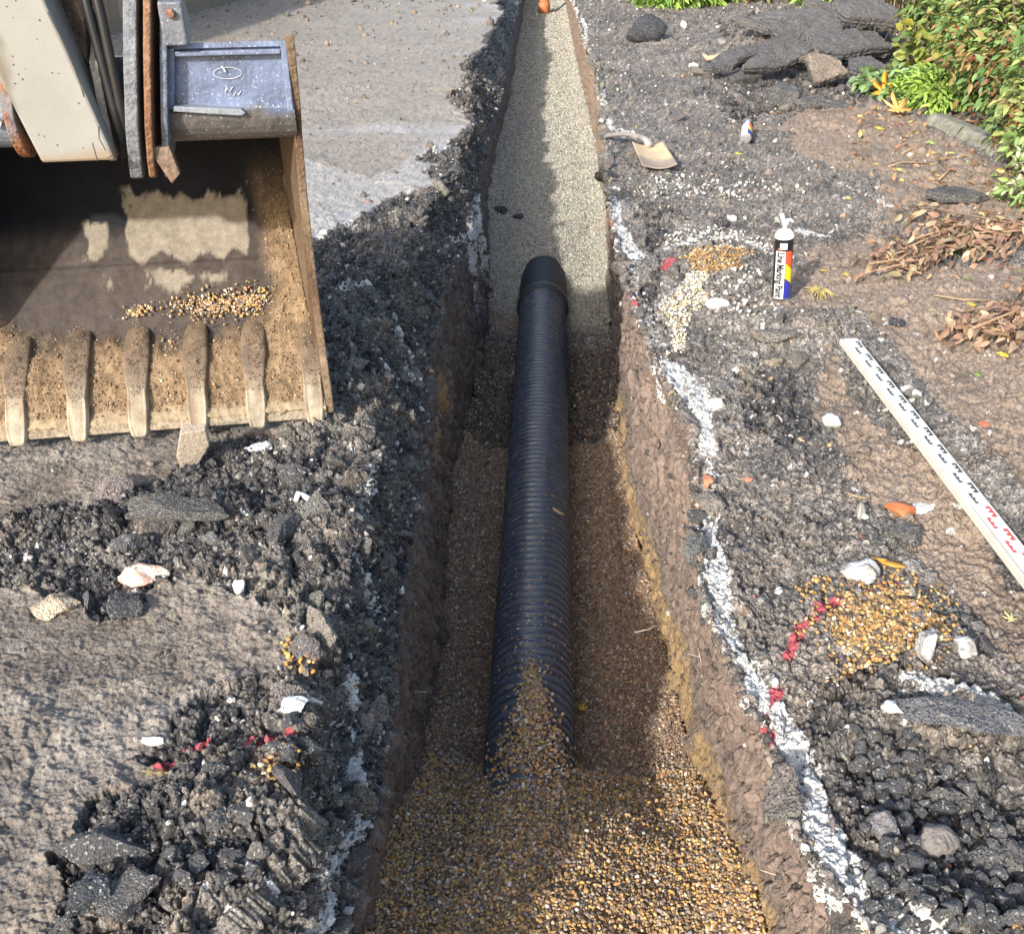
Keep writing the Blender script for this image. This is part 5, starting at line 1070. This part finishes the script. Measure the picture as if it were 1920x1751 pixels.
# ------------------------------------------------------------------ leaves
def maple(size, seed, curl=.2):
    r = np.random.default_rng(seed); th = []; rd = []
    lobes = [(90, 1), (40, .85), (140, .85), (-10, .6), (190, .6)]; pts = []
    for a in np.linspace(-70, 250, 65):
        v = .32
        for (la, ll) in lobes: v = max(v, ll * max(0, 1 - abs(a - la) / 24.) ** .8 + .22 * (abs(a - la) < 24))
        v *= 1 + .08 * math.sin(a * .9); pts.append((v * math.cos(math.radians(a)), v * math.sin(math.radians(a))))
    V = [(0, -.1, 0)] + [(x, y, 0) for x, y in pts]; V = np.array(V) * size; V[:, 2] = curl * (V[:, 0] ** 2 + V[:, 1] ** 2) / size * r.uniform(.5, 1) + .004
    Fc = [(0, i, i + 1) for i in range(1, len(pts))]; return V, Fc
def leaf_thing(label, px, py, size, col, rz=0, tilt=0, k=0, shape='maple', group=None, h=.004, loc=None, name='fallen_leaf'):
    if shape == 'maple': V, Fc = maple(size, int(px))
    else:
        t_ = np.linspace(-1, 1, 13); V = []; 
        for a in t_: w_ = .35 * (1 - a * a) ** .7; V += [(-w_, a, .12 * w_ + .1 * a * a), (0, a, .1 * a * a), (w_, a, .12 * w_ + .1 * a * a)]
        V = np.array(V) * size; Fc = [(i * 3 + j, i * 3 + j + 1, i * 3 + j + 4, i * 3 + j + 3) for i in range(12) for j in range(2)]
    q = on(px, py, k) if loc is None else np.array(loc); c_ = np.array(col) * (1 + .25 * fbm(V[:, 0] * 20 / size * .1, V[:, 1] * 20 / size * .1, 3, 2, int(px)))[:, None]
    o = mk(name, V, Fc, M_leaf, col=c_); o.location = (q[0], q[1], q[2] + h); o.rotation_euler = (tilt, 0, rz); mo = o.modifiers.new('s', 'SOLIDIFY'); mo.thickness = .0006
    tag(o, label, 'leaf', group); return o
YL = (.72, .45, .05); OR = (.75, .27, .03)
zt = PIPE_Z + PIPE_R; qq = at(1046, 968, zt - .03); leaf_thing('small dry tan leaf lying on the ribs of the pipe', 1046, 968, .036, (.62, .43, .18), 2.6, .1, shape='oval', loc=(qq[0], qq[1], zt - .012), h=.003).rotation_euler = (0, R(22), .7)
leaf_thing('yellow leaf on the dark gravel right beside the pipe', 1090, 1338, .022, YL, -.4, shape='maple', k=1, h=.02)
leaf_thing('bright orange maple leaf standing against the hedge foot', 1655, 190, .12, OR, .1, R(55), h=.06)
leaf_thing('pale orange maple leaf lying below the bright orange one', 1682, 218, .12, (.80, .38, .12), .3, R(30), h=.04)
leaf_thing('yellow leaf scrap on the brown mud between slabs and kerb', 1655, 245, .05, YL, 1.2, 0)
leaf_thing('yellow leaf right of the spray can on the spoil', 1537, 508, .04, (.62, .45, .06), 1.4, 0, shape='oval')
leaf_thing('small yellow leaf between the can and the leaf litter', 1592, 520, .03, (.6, .42, .08), .4)
leaf_thing('curled orange leaf piece beside the big white rock', 1668, 1064, .035, (.66, .30, .04), 1.1, 0, shape='oval', h=.012)
leaf_thing('second orange leaf scrap left of the round grey stone', 1645, 1055, .02, (.7, .34, .05), 1.3, 0, shape='oval', h=.012)
leaf_thing('pale green leaf on the earth near the right frame edge', 1895, 1165, .022, (.5, .48, .22), .5, .2)
leaf_thing('yellow leaf beneath the right dead leaf clump', 1885, 670, .03, (.75, .6, .05), 1.2)
leaf_thing('yellow leaf at the edge of the dead leaf branches', 1825, 576, .025, (.8, .62, .05), .7)
leaf_thing('little green leaf on the brown soil right of the staff', 1835, 708, .018, (.25, .4, .08), .2)
leaf_thing('brown curled leaf on the soil between the clods and litter', 1762, 638, .04, (.42, .24, .12), .4, .4, shape='oval', h=.01)
leaf_thing('yellow leaf caught at the left end of the slab pile', 1420, 205, .06, (.75, .65, .12), .3)
leaf_thing('tiny yellow leaf scrap below the lying can', 1386, 292, .03, (.8, .65, .05), .3)

# ------------------------------------------------------------------ vegetation
M_fol = mat('foliage', attr=True, rough=.55, var=.12, vscale=30)
M_fol.node_tree.nodes['Principled BSDF'].inputs['Subsurface Weight'].default_value = 0
def leafcloud(name, P, Dn, size, cols, parent, long=2.6, m=None, droop=.3):
    """many folded leaves joined in one mesh: P centres, Dn outward directions"""
    n = len(P); a = Dn + rng.normal(0, .6, (n, 3)); a[:, 2] -= droop; a /= np.linalg.norm(a, axis=1)[:, None]
    b_ = np.cross(a, rng.normal(0, 1, (n, 3)) * .6 + np.array([0, 0, 1])); b_ /= np.linalg.norm(b_, axis=1)[:, None] + 1e-9; c_ = np.cross(b_, a)
    c_ *= np.sign(c_[:, 2:3] + 1e-6)
    tm = [(0, 0, 0), (.5, .28, .10), (.5, 0, 0), (.5, -.28, .10), (1.0, .26, .02), (1.0, 0, -.06), (1.0, -.26, .02), (1.55, 0, -.2), (.22, .16, .06), (.22, -.16, .06)]
    F_ = [(0, 2, 8), (8, 2, 1), (0, 9, 2), (9, 3, 2), (1, 2, 5), (1, 5, 4), (2, 3, 6), (2, 6, 5), (4, 5, 7), (5, 6, 7)]
    tm = np.array(tm); tm[:, 0] /= 1.55; tm[:, 1] /= (long * .56); s_ = size * rng.uniform(.6, 1.25, n)
    V = P[:, None] + s_[:, None, None] * (tm[None, :, 0:1] * a[:, None] + tm[None, :, 1:2] * b_[:, None] + tm[None, :, 2:3] * c_[:, None])
    FF = (np.array(F_)[None] + (np.arange(n) * len(tm))[:, None, None]).reshape(-1, 3)
    return mk(name, V.reshape(-1, 3), FF, m or M_fol, parent, col=np.repeat(cols, len(tm), 0))
GREEN = ([(.10, .18, .05), (.16, .26, .07), (.06, .11, .04), (.26, .34, .10), (.36, .37, .13), (.30, .14, .08), (.34, .28, .18)], [10, 10, 6, 6, 5, 2, 3])
def shrub(label, cx, cy, rx, ry, hgt, nstem, nleaf, lsize, pal, cat='shrub', name='shrub', z0=0, lean=(0, 0), group=None, long=2.6, low=.05, berries=0):
    root = empty(name, (cx, cy, z0)); tag(root, label, cat, group)
    mb = MB(); tips = []
    for i in range(nstem):
        a = rng.uniform(0, 6.28); rr = math.sqrt(rng.random()); ex_, ey_ = rx * rr * math.cos(a) + lean[0], ry * rr * math.sin(a) + lean[1]; hh = hgt * rng.uniform(max(low, .1), 1) * (1 - .35 * rr * rr)
        b0 = np.array([ex_ * .35, ey_ * .35, 0]); t_ = np.linspace(0, 1, 6)[:, None]; mid = np.array([ex_, ey_, hh]); pts_ = b0 * (1 - t_) + mid * t_ + np.array([0, 0, .15 * hgt]) * (t_ * (1 - t_)) * 2
        mb.tube(pts_, np.linspace(.010, .003, 6) * (1 + hgt * .3), 5); tips.append(pts_)
    mb.build('stems', M_wood, root, smooth=True, col=lambda V: V * 0 + np.array([.16, .11, .07]))
    k = rng.integers(0, nstem, nleaf); tt = rng.beta(2.6, 1.1, nleaf); T_ = np.stack(tips); fi = tt * 5; i0 = np.minimum(fi.astype(int), 4); fr = (fi - i0)[:, None]
    P = T_[k, i0] * (1 - fr) + T_[k, i0 + 1] * fr; P = P + rng.normal(0, .055 * (rx + ry), (nleaf, 3)) * np.array([1, 1, .8]); P[:, 2] = np.maximum(P[:, 2], .01)
    Dn = P - np.array([lean[0] * .4, lean[1] * .4, hgt * .3]); Dn /= np.linalg.norm(Dn, axis=1)[:, None] + 1e-6
    cl = palette(nstem, *pal, jit=.25)[k] * .5 + palette(nleaf, *pal, jit=.3) * .5
    leafcloud('foliage', P, Dn, lsize, cl, root, long)
    if berries:
        k_ = rng.integers(0, nleaf, berries); Q = (P[k_] + Dn[k_] * .05)[:, None] + rng.normal(0, .018, (berries, 9, 3)); Q = Q.reshape(-1, 3)
        b_ = scatter('berries', Q, rng.uniform(.005, .009, len(Q)), palette(len(Q), [(.30, .07, .04), (.22, .09, .05), (.36, .14, .07)], [1, 1, 1]), M_wetstone, 0, .05, 0, parent=root, squash=(1, 1, 1)); b_['kind'] = 'stuff'
    return root
REDG = (GREEN[0][:5] + [(.33, .10, .06), (.42, .18, .10)], [9, 10, 7, 5, 3, 1.2, 1.2])
YEL = ([(.34, .33, .06), (.42, .36, .06), (.14, .20, .05), (.10, .15, .04), (.36, .2, .05)], [4, 3, 6, 5, 1])
LIME = ([(.25, .40, .07), (.34, .48, .10), (.16, .28, .06)], [5, 5, 4])
shrub('large evergreen shrub with glossy leaves and red berries at the top right corner', 3.3, 6.9, .75, .9, 1.6, 60, 9500, .07, REDG, berries=120)
shrub('glossy green shrub overhanging the kerb stone at the right edge', 3.0, 5.6, .5, .5, 1.0, 40, 5000, .062, REDG, lean=(-.22, 0), berries=80)
shrub('dark green shrub rising behind the kerb, right of the yellow vine', 3.5, 8.6, .55, .9, 1.5, 40, 4500, .08, REDG)
shrub('leafy shrub at the right frame edge beside the dead leaf branches', 2.62, 4.55, .32, .4, .45, 26, 2200, .05, GREEN)
shrub('far hedge shrub behind the slab pile with bare stems', 3.7, 10.6, .9, 1.0, 1.6, 50, 2400, .10, GREEN)
shrub('tall far shrub near the top right behind the yellow vine', 4.6, 9.2, .9, 1.0, 2.0, 50, 2600, .11, GREEN)
shrub('yellow leaved vine hanging at the left edge of the hedge', 2.98, 8.15, .3, .4, .6, 22, 260, .10, YEL, 'vine', 'vine', lean=(-.15, -.1), long=1.3)
shrub('lime green ground plant between the orange leaf and the kerb', 2.72, 7.35, .26, .38, .22, 30, 1300, .075, LIME, 'plant', 'ground_plant', long=3.6, low=.3)
shrub('grey green low plant left of the lime plant', 2.45, 7.7, .2, .35, .2, 20, 480, .07, ([(.14, .22, .10), (.2, .3, .13)], [1, 1]), 'plant', 'ground_plant', long=1.7)
shrub('green and white flecked plant below the shrub at the right edge', 2.45, 4.95, .2, .3, .28, 20, 900, .045, ([(.16, .26, .07), (.55, .55, .40), (.28, .36, .12)], [5, 2, 4]), 'plant', 'ground_plant')
for i, (x_, y_, r_, n_, pal_, lb) in enumerate([(1.45, 12.6, .5, 900, LIME, 'pale green weeds at the top behind the asphalt boulder'), (2.3, 13.2, .7, 900, GREEN, 'dark green weeds at the top middle right of the trench'), (3.3, 12.8, .6, 900, LIME, 'light weeds with straw stems above the slab pile'), (4.3, 12.6, .7, 900, GREEN, 'green weeds in the far corner beside the hedge')]):
    shrub(lb, x_, y_, r_, r_ * .7, max(.45, r_ * .9), 40, int(n_ * 1.8), .13, pal_, 'weeds', 'weed_clump', group=None, long=3.4)
# dry stems bundle
q = on(1672, 60); mb = MB()
for i in range(60):
    x_, y_ = rng.normal(0, .13), rng.normal(0, .12); mb.tube([(x_, y_, 0), (x_ * 1.2 + rng.normal(0, .04), y_, .4), (x_ * 1.6 + rng.normal(0, .1), y_, .9 + rng.uniform(0, .3))], [.007, .006, .003], 5)
o = mb.build('dry_stems', M_wood, smooth=True, col=lambda V: V * 0 + np.array([.42, .33, .24])); o.location = q; tag(o, 'bundle of straw coloured dry stems at the hedge edge', 'dry stems')
# dead leaf branches
BR = ([(.26, .155, .10), (.20, .125, .085), (.36, .25, .16), (.30, .25, .15)], [6, 5, 4, 2])
def deadbranch(label, pts_, n, size, spread):
    Q = np.array([on(*p_) for p_ in pts_]); root = empty('dead_branch', Q[0]); tag(root, label, 'dead branch'); mb = MB()
    lines = []
    for i in range(9):
        a = Q[0] - Q[0]; L = Q - Q[0] + rng.normal(0, spread, Q.shape) * np.array([1, 1, 0]); L[:, 2] += .03 + rng.uniform(0, .05); mb.tube(L, .004, 5); lines.append(L)
    mb.build('stems', M_wood, root, smooth=True, col=lambda V: V * 0 + np.array([.34, .22, .14]))
    k = rng.integers(0, 9, n); T_ = np.stack(lines); m_ = T_.shape[1]; fi = rng.random(n) * (m_ - 1); i0 = np.minimum(fi.astype(int), m_ - 2); fr = (fi - i0)[:, None]
    P = T_[k, i0] * (1 - fr) + T_[k, i0 + 1] * fr + rng.normal(0, spread * .55, (n, 3)) * np.array([1, 1, .25]); P[:, 2] = np.abs(P[:, 2]) * .8 + .01
    leafcloud('dead_leaves', P, np.tile([[-.7, -.5, .05]], (n, 1)), size, palette(n, *BR, jit=.35), root, 2.2)
deadbranch('broad reddish brown branch of dead leaves lying at the right', [(1915, 440), (1840, 455), (1760, 475), (1700, 500)], 620, .05, .12)
deadbranch('darker brown branch of dead leaves at the right frame edge', [(1935, 600), (1880, 625), (1835, 650)], 300, .045, .07)
deadbranch('thin olive brown twigs with small leaves left of the dead leaves', [(1720, 490), (1690, 505), (1660, 515)], 130, .04, .06)
P, Nn, a, b = pick(right & (PX > 1.5) & (PX < 2.9) & (PY > 3.0) & (PY < 7.2), 900, np.clip((PX - 1.2), 0, 1) ** 2)
tag(leafcloud('leaf_litter', P + np.array([0, 0, .006]), rng.normal(0, 1, (900, 3)) * np.array([1, 1, .05]), .045, palette(900, [(.36, .2, .11), (.28, .16, .09), (.5, .38, .12), (.2, .24, .08)], [6, 6, 2, 1]), None, 2.2, droop=0), 'brown leaf litter on the soil along the hedge', 'leaf litter', kind='stuff')
# straw tuft by the can
q = on(1535, 555); mb = MB()
for i in range(70):
    a = rng.uniform(0, 6.28); r_ = rng.uniform(.02, .07); mb.tube([(0, 0, 0), (r_ * .5 * math.cos(a), r_ * .5 * math.sin(a), .03), (r_ * math.cos(a), r_ * math.sin(a), rng.uniform(.0, .03))], [.002, .0025, .001], 4)
o = mb.build('grass_tuft', M_wood, smooth=True, col=lambda V: V * 0 + np.array([.45, .36, .14])); o.location = q; tag(o, 'straw coloured grass tuft right of the standing spray can', 'grass tuft')

# ------------------------------------------------------------------ timber fence at the top left
fa = at(300, 42, 0); fb = at(470, -5, 0); d_ = np.array([fb[0] - fa[0], fb[1] - fa[1]]); L = np.linalg.norm(d_); an = math.atan2(d_[1], d_[0])
root = empty('timber_fence', (fa[0] - d_[0] / L * 4, fa[1] - d_[1] / L * 4, 0), an); tag(root, 'brown vertical board fence at the top left behind the bucket', 'fence')
for i in range(60):
    mb = MB(); mb.box((i * .15, 0, .02), (i * .15 + .142, .02, 1.7)); c_ = rng.uniform(.8, 1.2)
    mb.build('board', M_wood, root, bevel=.002, col=lambda V: V * 0 + np.array([.30, .22, .15]) * c_)
mb = MB(); mb.box((0, -.03, -.05), (9.0, -.002, .12)); mb.build('gravel_board', M_wood, root, bevel=.004, col=lambda V: V * 0 + np.array([.20, .16, .12]))
print('built', sum(len(o.data.polygons) for o in bpy.data.objects if o.type == 'MESH'))
